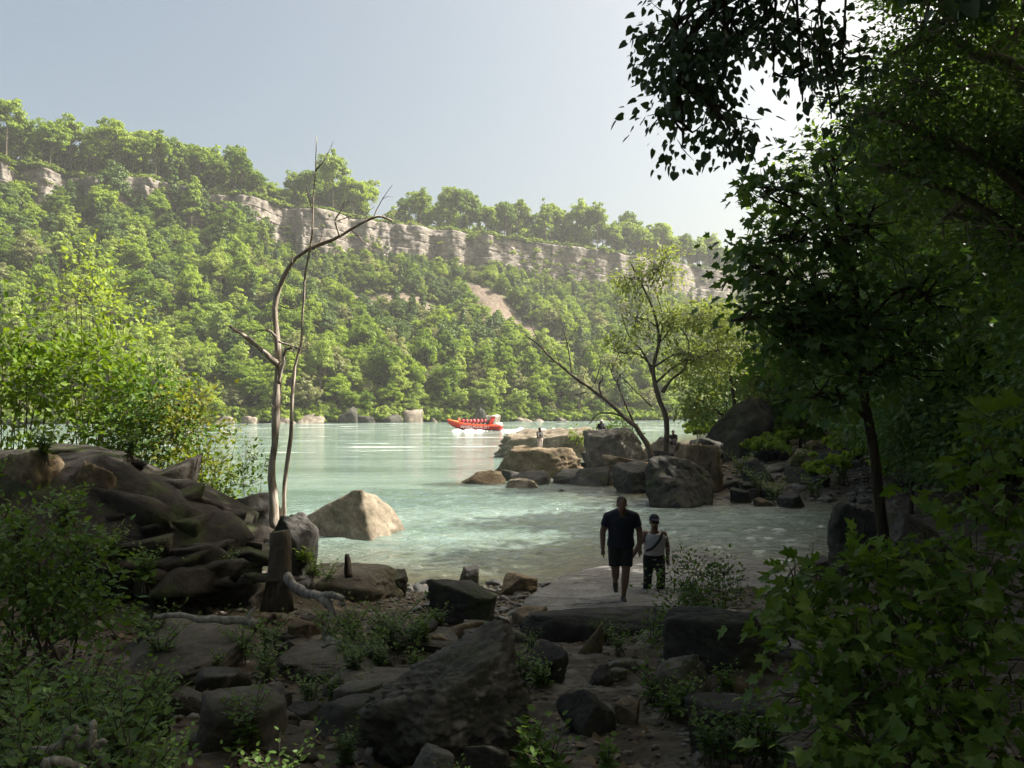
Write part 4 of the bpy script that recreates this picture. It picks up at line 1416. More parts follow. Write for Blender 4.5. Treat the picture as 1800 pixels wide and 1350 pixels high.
hi = [(A((0.5, 5.0, 13.0)), (3.5, 3.5, 1.8), 80), (A((5.5, 8.5, 14)), (4.2, 4.0, 2.4), 120), (A((2.2, 9.0, 14.2)), (3.4, 3.6, 2.2), 90), (A((8.5, 11, 13)), (3.5, 3.5, 3), 90), (A((4.5, 10.6, 16)), (4.2, 2.6, 2.2), 90)]
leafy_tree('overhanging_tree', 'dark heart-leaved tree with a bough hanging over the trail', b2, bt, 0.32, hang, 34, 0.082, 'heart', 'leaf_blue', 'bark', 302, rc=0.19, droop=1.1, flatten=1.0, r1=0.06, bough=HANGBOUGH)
for o_ in [c for c in bpy.data.objects if c.name.startswith('overhanging_tree')]:
    HANG = o_
g = np.random.default_rng(5)
lv, tw = MB(), MB()
for ctr, rad, ncl in hi:
    tube(tw, curve_pts([bt[3], (bt[4] + ctr) / 2, ctr], 10), np.linspace(0.14, 0.03, 10), 7)
    for q in range(ncl):
        d = nrm(g.normal(size=3))
        spray(lv, None, ctr + d * A(rad) * g.random() ** 0.4, d, 54, 0.8, 0.31, 'heart', g, 0.3, 0.5)
link('bough', tw.mesh('bough', M['bark'], True, b2), HANG)
link('crown', lv.mesh('crown', M['leaf_blue'], False, b2), HANG)

# large tree at the side of the trail, pale limb arching over
b3 = gp(11.6, 15.5)
t3_ = [b3 - A([0, 0, .3]), b3 + A([0.1, 0, 3]), b3 + A([-0.4, 0.1, 6]), P(1800, 150, 15.0), P(1720, 95, 14.8), P(1640, 70, 14.6), P(1560, 100, 14.4)]
bl3 = [(P(1630, 60, 14.5), (1.0, 1.4, 0.8), 40), (P(1620, 160, 14.2), (1.3, 1.2, 0.7), 34), (P(1570, 215, 14), (0.8, 1.2, 0.6), 26), (P(1690, 20, 15), (1.5, 1.5, 0.8), 44), (P(1790, 60, 15.5), (1.2, 1.5, 1.0), 40),
       (P(1650, 260, 14.8), (1.2, 1.2, 0.9), 36), (P(1760, 260, 15), (1.2, 1.5, 1.0), 44), (P(1680, -80, 15), (1.6, 2.0, 1.0), 50), (P(1750, -120, 15), (2.4, 2.2, 1.6), 60), (P(1570, 300, 14.6), (0.9, 1.0, 0.8), 26), (P(1700, 380, 15.4), (1.4, 1.4, 1.2), 46), (P(1800, 420, 15.6), (1.2, 1.4, 1.2), 40)]
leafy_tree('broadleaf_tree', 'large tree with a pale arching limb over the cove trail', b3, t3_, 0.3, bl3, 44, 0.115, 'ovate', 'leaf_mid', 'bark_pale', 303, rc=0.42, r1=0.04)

# forest tree form used along the near bank
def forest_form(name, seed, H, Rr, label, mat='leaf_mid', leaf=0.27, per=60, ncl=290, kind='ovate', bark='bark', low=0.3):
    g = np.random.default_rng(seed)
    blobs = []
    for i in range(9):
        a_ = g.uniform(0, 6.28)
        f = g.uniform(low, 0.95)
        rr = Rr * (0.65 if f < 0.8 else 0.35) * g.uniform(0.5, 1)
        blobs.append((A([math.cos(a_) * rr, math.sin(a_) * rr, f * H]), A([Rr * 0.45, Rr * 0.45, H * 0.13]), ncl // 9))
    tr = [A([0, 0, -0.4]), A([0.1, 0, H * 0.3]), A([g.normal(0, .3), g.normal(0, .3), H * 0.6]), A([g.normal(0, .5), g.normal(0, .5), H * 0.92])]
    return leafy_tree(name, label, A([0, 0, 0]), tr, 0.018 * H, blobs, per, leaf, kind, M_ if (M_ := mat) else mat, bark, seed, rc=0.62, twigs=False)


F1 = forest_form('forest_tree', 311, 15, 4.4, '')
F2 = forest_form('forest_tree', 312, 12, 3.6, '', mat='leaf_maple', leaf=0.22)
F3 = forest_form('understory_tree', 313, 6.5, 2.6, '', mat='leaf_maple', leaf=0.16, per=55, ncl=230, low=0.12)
used = set()


def place(form, x, y, rz, sc, label, group=None, dz=0.0):
    o = form if form.name not in used else copy_tree(form)
    used.add(form.name)
    o.location = gp(x, y) + A([0, 0, dz])
    o.rotation_euler = (0, 0, rz)
    o.scale = (sc,) * 3
    tag(o, label, 'tree', group)
    return o


GB = 'trees shading the near bank'
place(F1, 13.5, 20.5, 0.4, 1.05, 'tall dark forest tree behind the pale arching limb', GB)
place(F2, 12.2, 13.0, 1.9, 0.95, 'dark leafy tree at the edge of the maple shrub', GB)
place(F1, 15.5, 27.0, 2.4, 1.0, 'tall dark tree at the back of the stony shore', GB)
place(F2, 17.5, 34.0, 0.9, 1.15, 'dense tree rising behind the tall rock mound', GB)
place(F1, 21.0, 40.0, 3.3, 1.05, 'tall tree beyond the tall rock mound', GB)
place(F2, 9.6, 7.5, 4.4, 1.0, 'shady tree beside the trail above the maple shrub', GB)
for i, (x, y, rz, sc, f) in enumerate(((11, 1.5, 2.2, 1.1, F1), (4.5, -4, 0.7, 1.1, F1), (-3.5, -3.5, 5.1, 1.05, F1), (-8.5, 1.5, 2.9, 0.95, F2), (15, 8, 1.2, 1.2, F1), (19, 19, 4.1, 1.25, F1), (21, 28, 0.2, 1.25, F1), (24, 36, 1.2, 1.2, F1), (20.5, 34, 5.2, 1.1, F1), (24, 43, 3.9, 1.1, F1), (27, 48, 1.4, 1.15, F1), (17, 23.5, 4.9, 1.0, F1), (27, 24, 3.2, 1.3, F1), (7.5, -2.5, 1.9, 1.1, F2), (-13, -3, 3.6, 1.1, F1), (1, -10, 2, 1.2, F1))):  # added trees, mostly out of view, that block sun and skylight
    place(f, x, y, rz, sc, 'woodland tree added to shade the trail and the bank', GB)
for i, (x, y, rz, sc, lab) in enumerate(((9.4, 12.0, 0.3, 0.75, 'bushy understory tree behind the broad dark rock'), (12.6, 17.5, 2.0, 0.95, 'bushy understory tree at the cove edge'), (13.6, 23.5, 4.0, 1.0, 'bushy understory tree above the stony shore'),
                                       (15.5, 30.5, 5.1, 1.0, 'low dark tree behind the stony shore stones'), (16.5, 38.0, 1.3, 0.95, 'low dark tree beside the tall rock mound'), (7.6, 8.6, 2.7, 0.6, 'dark bushy tree right behind the maple shrub'))):
    place(F3, x, y, rz, sc, lab, 'understory trees of the near bank')
for i, (x, y, rz, sc) in enumerate(((11.2, 14.6, 1.0, 0.8), (10.4, 10.4, 3.0, 0.7), (14.5, 20.5, 2.2, 1.0), (16.5, 25.5, 0.5, 1.1), (18.5, 31, 3.4, 1.1), (19.5, 36, 5.5, 1.1), (17.8, 43, 2.0, 1.1), (22, 47, 1.0, 1.3), (26, 56, 4.0, 1.4), (13.2, 26.5, 0.2, 0.75), (8.6, 10.2, 1.4, 0.5), (31, 70, 2, 1.6), (38, 90, 3, 1.8), (15.2, 22.8, 4.4, 0.9), (14.2, 19.0, 5.6, 0.7), (15.5, 49, 0.6, 1.0), (18, 52, 2.6, 1.1), (20.5, 58, 3.6, 1.2), (14.5, 54, 5.0, 0.9), (16.8, 46.5, 1.1, 0.9), (23, 66, 0.2, 1.3))):
    place(F3, x, y, rz, sc, 'dense low tree filling the shady bank of the cove', 'undergrowth trees of the shady bank')

# lighter trees on the point and beyond
b = gp(13.2, 46)
leafy_tree('broadleaf_tree', 'sunlit pale green tree behind the tall rock mound', b, [b - A([0, 0, .3]), b + A([-.3, 0, 2.5]), b + A([-.6, 0, 5]), b + A([-1, 0, 8])], 0.16,
           [(P(1235, 640, 45), (1.7, 1.8, 1.5), 34), (P(1290, 600, 46), (1.8, 1.8, 1.3), 34), (P(1215, 700, 45), (1.3, 1.5, 0.9), 24), (P(1320, 660, 46), (1.7, 1.8, 1.6), 34), (P(1370, 600, 47), (2.0, 1.8, 2.0), 34), (P(1250, 560, 46), (1.2, 1.2, 0.9), 14), (P(1420, 660, 47), (1.8, 1.8, 1.8), 28)],
           46, 0.21, 'ovate', 'leaf_pale', 'bark_mid', 320, rc=0.6, twigs=False)
b = gp(15.5, 37)
leafy_tree('broadleaf_tree', 'pale sunlit crown showing above the young maple', b, [b - A([0, 0, .3]), b + A([0, 0, 5]), b + A([-.3, 0, 9]), b + A([-.5, 0, 14])], 0.14,
           [(P(1395, 350, 37), (1.30, 1.45, 1.30), 18), (P(1440, 290, 37.5), (1.30, 1.45, 1.30), 16), (P(1480, 230, 37.5), (1.16, 1.45, 1.16), 14), (P(1540, 330, 37.5), (2.32, 2.03, 2.03), 30), (P(1370, 440, 37), (1.16, 1.45, 1.01), 14), (P(1620, 430, 37.5), (2.61, 2.17, 2.17), 30)],
           48, 0.2, 'ovate', 'leaf_sun', 'bark_mid', 321, rc=0.7, twigs=False)
# upright tree with thin crown on the point
b = gp(*P(1168, 800, 39)[:2])
up = [b - A([0, 0, .3]), P(1172, 745, 39), P(1158, 700, 39), P(1148, 650, 39), P(1158, 600, 39), P(1150, 550, 39), P(1128, 500, 39), P(1110, 465, 39)]
sp = leafy_tree('river_tree', 'upright sparse tree growing from the rocky point', b, up, 0.15,
                [(P(1160, 470, 39), (0.9, 0.9, 1.0), 38), (P(1110, 490, 39), (0.7, 0.7, 0.6), 17), (P(1180, 570, 39), (0.9, 0.9, 0.8), 24), (P(1230, 560, 39), (1.2, 1.0, 0.6), 38), (P(1120, 560, 39), (0.8, 0.8, 0.8), 17), (P(1090, 620, 39), (0.8, 0.8, 0.8), 15), (P(1200, 620, 39), (1.0, 1, 1.0), 22), (P(1250, 620, 39), (1.0, 1, 0.8), 22)],
                30, 0.17, 'ovate', 'leaf_pale', 'bark_mid', 322, rc=0.5, r1=0.03)
for ctrl, r0 in ((px_line([(1165, 690), (1180, 668), (1205, 645), (1210, 600), (1190, 570)], 39), 0.1), (px_line([(1148, 660), (1130, 620), (1105, 590), (1092, 550)], 39), 0.07), (px_line([(1158, 610), (1165, 560), (1155, 520)], 39), 0.06)):
    mb = MB()
    limb(mb, ctrl, r0, 0.02, 18, 7, 0.3, 3)
    link('branch', mb.mesh('branch', M['bark_mid'], True, b), sp)
# bare tree leaning out over the water
lt = px_line([(1152, 815), (1143, 795), (1128, 765), (1100, 735), (1060, 700), (1035, 680), (1000, 655), (970, 630), (945, 605), (922, 588)], 34)
bare_tree('bare_tree', 'leaning bare tree with sprawling twigs over the water', lt[0], (lt, 0.135, 0.02), [
    (px_line([(1100, 735), (1075, 726), (1052, 728), (1035, 745)], 34), 0.06, 0.02), (px_line([(1060, 700), (1052, 680), (1060, 665), (1056, 655)], 34), 0.05, 0.02),
    (px_line([(1040, 683), (1010, 665), (985, 640), (975, 615)], 34), 0.05, 0.015), (px_line([(1005, 660), (1000, 620), (990, 575), (982, 550)], 34), 0.045, 0.012), (px_line([(995, 610), (1008, 585), (1020, 565)], 34), 0.02, 0.008),
    (px_line([(960, 622), (940, 585), (928, 560)], 34), 0.03, 0.008), (px_line([(1030, 690), (1000, 695), (965, 690)], 34), 0.03, 0.01), (px_line([(1045, 675), (1055, 640), (1050, 610)], 34), 0.025, 0.008),
    (px_line([(1120, 755), (1095, 700), (1085, 670), (1100, 650)], 34.3), 0.05, 0.015), (px_line([(1090, 680), (1075, 655), (1085, 630)], 34.3), 0.03, 0.01), (px_line([(1145, 715), (1120, 690), (1095, 665), (1080, 650)], 35), 0.035, 0.012),
    (px_line([(985, 640), (965, 635), (950, 640)], 34), 0.018, 0.006), (px_line([(1020, 670), (1030, 650), (1025, 630)], 34), 0.02, 0.006)], 'bark_mid', 'bare tree', 60)

# ------------------------------------------------------------------ shrubs and plants
def shrub(name, label, base, blobs, per, size, kind, mat, seed, rc=0.3, stems=5, droop=0.2, flatten=0.7, cat='shrub', group=None, bark='bark_mid', sr=0.018):
    g = np.random.default_rng(seed)
    sw, lv = MB(), MB()
    base = np.asarray(base, float)
    for ctr, rad, ncl in blobs:
        ctr, rad = np.asarray(ctr, float), np.broadcast_to(np.asarray(rad, float), (3,))
        for q in range(max(1, min(stems, ncl // 4))):
            e = ctr + nrm(g.normal(size=3)) * rad * 0.6
            s0 = base + np.r_[g.normal(size=2) * 0.08 * stems ** 0.5, -0.05]
            tube(sw, curve_pts([s0, (s0 * 0.6 + e * 0.4) + g.normal(size=3) * 0.06, e], 10), np.linspace(sr, sr * 0.3, 10), 5, cap=False)
        for c in range(ncl):
            d = nrm(g.normal(size=3))
            spray(lv, sw, ctr + d * rad * g.random() ** 0.42, d, int(per * g.uniform(0.6, 1.4)), rc, size, kind, g, droop, flatten)
    o = thing(name, label, cat, base, group)
    link('stems', sw.mesh('stems', M[bark], True, base), o)
    link('foliage', lv.mesh('foliage', M[mat], False, base), o)
    return o


def gpx(px, Y, dz=0):
    x = (px - 900) / 1400 * Y
    return gp(x, Y) + A([0, 0, dz])


# sunlit thicket on the bank
shrub('bush', 'bright yellow-green bush above the brown block', gpx(20, 14.5), [(P(25, 585, 14.5), (0.8, 0.9, 0.5), 22), (P(-30, 640, 14), (0.9, 0.9, 0.8), 20), (P(80, 660, 14.3), (0.8, 0.9, 0.7), 22), (P(30, 730, 13.8), (0.9, 0.7, 0.7), 22)], 28, 0.13, 'ovate', 'leaf_sun', 401, rc=0.32)
shrub('sapling', 'pale loose-leaved sapling rising above the bright bushes', gpx(165, 15.5), [(P(165, 490, 15.5), (0.4, 0.6, 0.4), 6), (P(130, 545, 15.5), (0.7, 0.8, 0.6), 12), (P(195, 565, 15.5), (0.6, 0.8, 0.6), 11), (P(150, 445, 15.5), (0.25, 0.3, 0.3), 3)], 26, 0.10, 'ovate', 'leaf_far_pale', 402, rc=0.36, cat='sapling')
shrub('bush', 'mid-green bush between the sapling and the yellow shrub', gpx(180, 14.2), [(P(140, 680, 14.2), (0.7, 0.8, 0.7), 20), (P(190, 645, 14.4), (0.6, 0.7, 0.6), 17), (P(225, 705, 14), (0.6, 0.7, 0.6), 20), (P(170, 755, 13.8), (0.8, 0.6, 0.5), 22)], 28, 0.125, 'ovate', 'leaf_sun', 403, rc=0.3)
shrub('bush', 'darker green bush on the crest of the outcrop', gpx(260, 13.8), [(P(260, 690, 13.8), (0.6, 0.6, 0.6), 28), (P(285, 760, 13.6), (0.7, 0.6, 0.6), 30), (P(230, 780, 13.5), (0.6, 0.5, 0.4), 20)], 32, 0.09, 'ovate', 'leaf_mid', 404, rc=0.3)
shrub('bush', 'yellowing bush at the end of the outcrop', gpx(330, 13.5), [(P(325, 715, 13.6), (0.35, 0.4, 0.3), 14), (P(335, 770, 13.5), (0.5, 0.5, 0.4), 22), (P(365, 820, 13.2), (0.5, 0.5, 0.35), 20)], 30, 0.085, 'ovate', 'leaf_yellow', 405, rc=0.26)
shrub('bush', 'olive bush trailing down towards the dead stems', gpx(390, 13.2), [(P(380, 850, 13), (0.4, 0.4, 0.3), 15), (P(340, 830, 13), (0.5, 0.4, 0.4), 18), (P(415, 875, 12.9), (0.3, 0.3, 0.2), 9)], 28, 0.075, 'ovate', 'leaf_sun', 406, rc=0.24)
shrub('sapling', 'thin leafy sapling against the water by the dead stems', gpx(430, 12.9), [(P(430, 790, 12.9), (0.12, 0.15, 0.25), 7), (P(455, 820, 12.9), (0.25, 0.2, 0.12), 7), (P(430, 850, 12.9), (0.3, 0.2, 0.15), 9), (P(412, 760, 12.9), (0.08, 0.1, 0.15), 3)], 16, 0.065, 'ovate', 'leaf_mid', 407, rc=0.16, cat='sapling', stems=2, sr=0.01)
shrub('bush', 'dark bush by the seated person', gp(*P(1095, 770, 47)[:2]), [(P(1092, 755, 47), (0.8, 0.7, 0.45), 20), (P(1072, 762, 47), (0.4, 0.4, 0.3), 6)], 34, 0.16, 'ovate', 'leaf_mid', 408, rc=0.4)
shrub('bush', 'small sunny bush on the tip of the point', P(1025, 775, 57), [(P(1022, 764, 57), (0.9, 0.5, 0.35), 12), (P(1045, 757, 57), (0.5, 0.4, 0.3), 6)], 26, 0.16, 'ovate', 'leaf_sun', 409, rc=0.35)
# foreground
shrub('bush', 'dark leafy bush in front of the outcrop', gpx(70, 7.6), [(P(60, 950, 7.6), (0.5, 0.5, 0.3), 26), (P(120, 1000, 7.5), (0.4, 0.4, 0.3), 18), (P(-10, 1010, 7.4), (0.5, 0.4, 0.35), 20), (P(60, 1065, 7.3), (0.6, 0.4, 0.25), 26), (P(150, 1080, 7.3), (0.35, 0.3, 0.2), 12)], 30, 0.075, 'ovate', 'leaf_mid', 410, rc=0.2)
shrub('bush', 'leafy bush with fine leaves beside the walkers', gpx(1225, 9.6), [(P(1215, 1010, 9.6), (0.28, 0.3, 0.22), 18), (P(1250, 1050, 9.5), (0.35, 0.35, 0.25), 22), (P(1180, 1070, 9.5), (0.25, 0.3, 0.3), 16), (P(1230, 1110, 9.3), (0.5, 0.4, 0.25), 24), (P(1280, 1020, 9.6), (0.15, 0.2, 0.15), 6), (P(1165, 1120, 9.0), (0.3, 0.3, 0.2), 12)], 30, 0.05, 'ovate', 'leaf_mid', 411, rc=0.15, sr=0.01)
shrub('maple_shrub', 'broad bright maple shrub at the edge of the trail', gpx(1640, 5.0), [(P(1640, 980, 5.2), (0.55, 0.45, 0.12), 18), (P(1520, 1010, 5.2), (0.45, 0.35, 0.07), 12), (P(1440, 1070, 5.2), (0.32, 0.3, 0.08), 9), (P(1560, 1090, 4.9), (0.5, 0.45, 0.12), 18), (P(1700, 1060, 4.8), (0.5, 0.45, 0.2), 18), (P(1480, 1140, 4.8), (0.4, 0.4, 0.1), 12),
      (P(1600, 1190, 4.6), (0.5, 0.4, 0.2), 20), (P(1740, 1180, 4.6), (0.4, 0.4, 0.25), 16), (P(1480, 1230, 4.5), (0.35, 0.35, 0.15), 14), (P(1660, 1290, 4.3), (0.5, 0.4, 0.2), 20), (P(1540, 1310, 4.2), (0.4, 0.35, 0.15), 14), (P(1400, 1020, 5.3), (0.15, 0.2, 0.05), 4), (P(1770, 930, 5.0), (0.25, 0.3, 0.12), 8)],
      13, 0.088, 'maple', 'leaf_shrub', 412, rc=0.19, flatten=0.3, droop=0.45, stems=4, sr=0.009)
shrub('maple_shrub', 'tall upright maple seedling above the maple shrub', gpx(1735, 5.6), [(P(1745, 760, 5.6), (0.12, 0.15, 0.12), 5), (P(1720, 820, 5.6), (0.16, 0.15, 0.14), 7), (P(1755, 880, 5.5), (0.18, 0.2, 0.12), 7), (P(1690, 880, 5.6), (0.12, 0.15, 0.1), 4)], 8, 0.115, 'maple', 'leaf_shrub', 413, rc=0.16, flatten=0.5, droop=0.5, stems=2, sr=0.008)


def plant_form(name, seed, H, ns, kind, leaf, mat, lean=0.35, gap=0.035):
    g = np.random.default_rng(seed)
    sw, lv = MB(), MB()
    for s_ in range(ns):
        a_ = g.uniform(0, 6.28)
        h = H * g.uniform(0.55, 1.05)
        e = A([math.cos(a_) * lean * h * g.uniform(0.2, 1.1), math.sin(a_) * lean * h * g.uniform(0.2, 1.1), h])
        s0 = A([math.cos(a_) * 0.04 * ns ** 0.5 * g.random(), math.sin(a_) * 0.04 * ns ** 0.5 * g.random(), -0.03])
        c = curve_pts([s0, A([e[0] * 0.25, e[1] * 0.25, h * 0.5]), e], 18)
        tube(sw, c, np.linspace(0.006, 0.002, 18), 5, cap=False)
        n = max(6, int(h / gap))
        f = np.linspace(0.22, 1, n)
        pos = np.stack([np.interp(f * 17, np.arange(18), c[:, q]) for q in range(3)], -1)
        an = np.arange(n) * 2.4 + g.uniform(0, 6)
        d = np.stack([np.cos(an), np.sin(an), 0.25 + 0.5 * f ** 3], -1) + g.normal(size=(n, 3)) * 0.15
        leaves(lv, pos + nrm(d) * leaf * 0.25, d, np.tile(A([0, 0, 1.0]), (n, 1)) + g.normal(size=(n, 3)) * 0.25, leaf * (1.05 - 0.5 * f ** 2) * g.uniform(0.8, 1.2, n), kind, np.clip(0.35 + 0.4 * f + g.normal(0, 0.12, n), 0, 1))
    o = link(name, None)
    link('stems', sw.mesh('stems', M['bark_mid'], True), o)
    link('foliage', lv.mesh('foliage', M[mat], False), o)
    return o


PF = {'seed': plant_form('seedling', 501, 0.42, 7, 'maple', 0.085, 'leaf_shrub'), 'leafy': plant_form('leafy_plant', 502, 0.55, 20, 'ovate', 0.08, 'leaf_mid', 0.6), 'weed': plant_form('leafy_plant', 503, 0.55, 13, 'ovate', 0.075, 'leaf_mid', 0.75, 0.03),
      'grass': plant_form('grass_tuft', 504, 0.4, 22, 'blade', 0.22, 'leaf_sun', 0.6, 0.09), 'low': plant_form('leafy_plant', 505, 0.28, 18, 'ovate', 0.07, 'leaf_shrub', 0.9, 0.03)}


def plant(kind, px, Y, sc, label, rz=0.0, dz=0.0, group=None):
    f = PF[kind]
    key = 'p' + kind
    o = f if key not in used else copy_tree(f)
    used.add(key)
    o.location = gpx(px, Y, dz)
    o.rotation_euler = (0, 0, rz)
    o.scale = (sc,) * 3
    return tag(o, label, 'plant', group)


g = np.random.default_rng(9)
plant('seed', 430, 3.9, 1.0, 'bright lobed seedling growing up from the low slab', 0.4)
plant('seed', 930, 4.7, 1.05, 'bright lobed seedling in front of the round dark rock', 1.9)
for px, Y, sc in ((400, 3.7, 0.9), (480, 3.65, 1.0), (540, 3.8, 0.95), (590, 3.7, 0.7), (450, 3.6, 0.8), (515, 3.55, 0.85)):
    plant('seed', px, Y, sc, 'bright lobed seedling in the clump before the low slab', g.uniform(0, 6), group='seedlings before the low slab')
for px, Y, sc in ((40, 4.6, 1.0), (110, 4.5, 1.1), (180, 4.6, 1.1), (230, 4.4, 1.2), (60, 4.0, 1.0), (150, 3.9, 1.0), (250, 4.0, 1.1), (290, 4.3, 0.8), (20, 4.2, 1.1), (200, 3.8, 0.9), (100, 5.2, 1.0), (240, 5.1, 0.9), (10, 5.4, 1.1), (70, 4.8, 1.3), (140, 4.2, 1.3), (220, 4.9, 1.2), (30, 3.7, 1.2), (120, 3.6, 1.1), (280, 3.7, 1.0), (180, 5.3, 1.1), (340, 3.8, 0.9), (60, 5.9, 1.2), (160, 6.0, 1.1), (20, 6.4, 1.2)):
    plant('leafy', px, Y, sc, 'dark leafy plant among the growth below the outcrop', g.uniform(0, 6), group='leafy plants below the outcrop')
for px, Y, sc in ((160, 4.9, 0.8), (215, 4.7, 0.9), (265, 4.6, 0.8)):
    plant('seed', px, Y, sc, 'lobed seedling among the dark leafy plants', g.uniform(0, 6), group='seedlings among the leafy plants')
for q in range(46):
    px_, Yp = g.uniform(120, 1330), g.uniform(4.2, 10.2)
    kd = ['weed', 'low', 'leafy', 'seed'][int(g.choice(4, p=[0.3, 0.4, 0.2, 0.1]))]
    if 930 < px_ < 1130 and g.random() < 0.7:
        continue
    plant(kd, px_, Yp, g.uniform(0.5, 0.95), 'small green plant growing between the rocks of the slope', g.uniform(0, 6), group='small plants between the rocks')
plant('weed', 290, 7.9, 1.0, 'upright weed at the foot of the dark outcrop', 1.0)
for px, Y, sc in ((620, 8.9, 1.0), (650, 8.6, 0.9), (585, 9.2, 0.8), (690, 9.0, 1.1), (720, 8.7, 1.0), (740, 9.1, 0.8), (605, 8.3, 0.7), (670, 8.1, 0.7)):
    plant('weed', px, Y, sc, 'green weed between the stump and the smooth boulder', g.uniform(0, 6), group='weeds beside the smooth boulder')
for px, Y, sc, lab in ((430, 8.2, 0.9, 'green weed between the layered rock and the stump'), (470, 7.6, 0.9, 'green weed in front of the stump'), (270, 8.6, 1.0, 'tall weed by the leaning dark trunk'), (480, 11.3, 0.8, 'weed at the base of the dead stems'),
                       (575, 12.6, 1.0, 'weed at the water edge by the thin post'), (550, 7.0, 0.7, 'small weed beside the twisted root'), (810, 7.2, 0.5, 'small weed on the pale flat ledge'), (1085, 8.8, 0.6, 'small weed at the end of the long ledge')):
    plant('weed', px, Y, sc, lab, g.uniform(0, 6))
for px, Y, sc, lab in ((950, 7.4, 1.0, 'low plant beside the round dark rock'), (965, 4.6, 1.2, 'low leafy plant against the side of the pitted boulder'), (990, 3.65, 1.1, 'low bright plant in front of the trail rocks'), (1150, 6.6, 1.2, 'low dark plant by the jagged pale rock'),
                       (1340, 4.9, 1.2, 'low plant at the foot of the maple shrub'), (870, 7.6, 0.8, 'low plant by the broad low rock'), (640, 7.4, 0.8, 'low plant at the cracked grey ledge')):
    plant('low', px, Y, sc, lab, g.uniform(0, 6))
for px_, Yp, dz_, sc_ in ((40, 9.6, 0.5, 1.0), (120, 9.7, 0.7, 1.1), (200, 9.6, 0.5, 0.9), (-10, 10.2, 0.9, 1.1), (260, 9.5, 0.3, 1.0), (330, 9.9, 0.3, 0.8), (80, 10.6, 1.2, 1.0), (400, 10.2, 0.4, 0.8), (230, 11.0, 1.2, 0.8)):
    plant('leafy', px_, Yp, sc_, 'leafy plant rooted in cracks of the dark outcrop', g.uniform(0, 6), dz_, 'plants in the cracks of the outcrop')
plant('grass', 540, 11.9, 0.55, 'sunlit grass tuft on the rock by the dead stems', 0.5, 0.45)
plant('grass', 552, 11.7, 0.45, 'small grass tuft on the edge of the same rock', 2.5, 0.3)
for px, Y, sc in ((1360, 30, 2.2), (1300, 36, 2.4), (1430, 31, 2.0), (1330, 32.5, 2.2), (1480, 33, 2.4), (1400, 36, 2.5)):
    plant('weed', px, Y, sc, 'dark weed growing on the stony shore', g.uniform(0, 6), group='weeds on the stony shore')

# ------------------------------------------------------------------ people
M['skin'] = plain('skin', (0.14, 0.08, 0.056), 0.55)  # skin and walkers' clothes darkened to read as backlit silhouettes
M['hair'] = plain('hair', (0.02, 0.016, 0.013), 0.6)
M['navy'] = plain('navy_cloth', (0.014, 0.017, 0.03), 0.85)
M['black_cloth'] = plain('black_cloth', (0.016, 0.016, 0.018), 0.85)
M['white_cloth'] = plain('white_cloth', (0.42, 0.41, 0.44), 0.85)  # white lowered to grey for the shade on the tank top
M['grey_cloth'] = plain('grey_cloth', (0.09, 0.085, 0.085), 0.85)
M['pale_cloth'] = plain('pale_cloth', (0.55, 0.5, 0.45), 0.85)
M['red_cloth'] = plain('red_cloth', (0.42, 0.04, 0.05), 0.8)
M['pink_cloth'] = plain('pink_cloth', (0.55, 0.2, 0.2), 0.8)
M['shoe'] = plain('shoe', (0.03, 0.028, 0.027), 0.7)
M['strap'] = plain('strap', (0.012, 0.012, 0.013), 0.6)


def body_tube(mb, pts, rx, ry, sides=14):
    pts = np.asarray(pts, float)
    m = len(pts)
    tg_ = nrm(np.gradient(pts, axis=0))
    a_ = np.linspace(0, 2 * np.pi, sides, endpoint=False)
    V = []
    for i in range(m):
        u_ = A([1.0, 0, 0]) - tg_[i] * tg_[i][0]
        if np.linalg.norm(u_) < 0.3:
            u_ = A([0, 0, 1.0]) - tg_[i] * tg_[i][2]
        u_ = u_ / np.linalg.norm(u_)
        v_ = np.cross(tg_[i], u_)
        V.append(pts[i] + np.cos(a_)[:, None] * u_ * rx[i] + np.sin(a_)[:, None] * v_ * ry[i])
    i0 = np.arange(sides)
    i1 = (i0 + 1) % sides
    F = [np.stack([k_ * sides + i0, k_ * sides + i1, (k_ + 1) * sides + i1, (k_ + 1) * sides + i0], -1) for k_ in range(m - 1)]
    b_ = mb.n
    mb.add(np.concatenate(V), np.concatenate(F))
    for k_, fl in ((0, True), (m - 1, False)):
        f = (b_ + k_ * sides + i0)[None]
        mb.F.append(f[:, ::-1] if fl else f)
        mb.T.append(np.full(1, 0.5))


def ball(mb, c, r):
    V, F = ico(3)
    mb.add(V * np.broadcast_to(A(r, float), (3,)) + A(c), F)


def fuse(mb, name, mat, vox, smooth_it=4):
    """grow the pieces into one continuous skin"""
    me = mb.mesh(name, mat, True)
    o = bpy.data.objects.new('fuse', me)
    COL.objects.link(o)
    md = o.modifiers.new('r', 'REMESH')
    md.mode = 'VOXEL'
    md.voxel_size = vox
    md.use_smooth_shade = True
    sm_ = o.modifiers.new('s', 'SMOOTH')
    sm_.factor = 0.5
    sm_.iterations = smooth_it
    dg = bpy.context.evaluated_depsgraph_get()
    out = bpy.data.meshes.new_from_object(o.evaluated_get(dg))
    out.name = name
    bpy.data.objects.remove(o)
    if not out.materials:
        out.materials.append(mat)
    return out


def seg(a, b, n):
    return np.linspace(A(a, float), A(b, float), n)


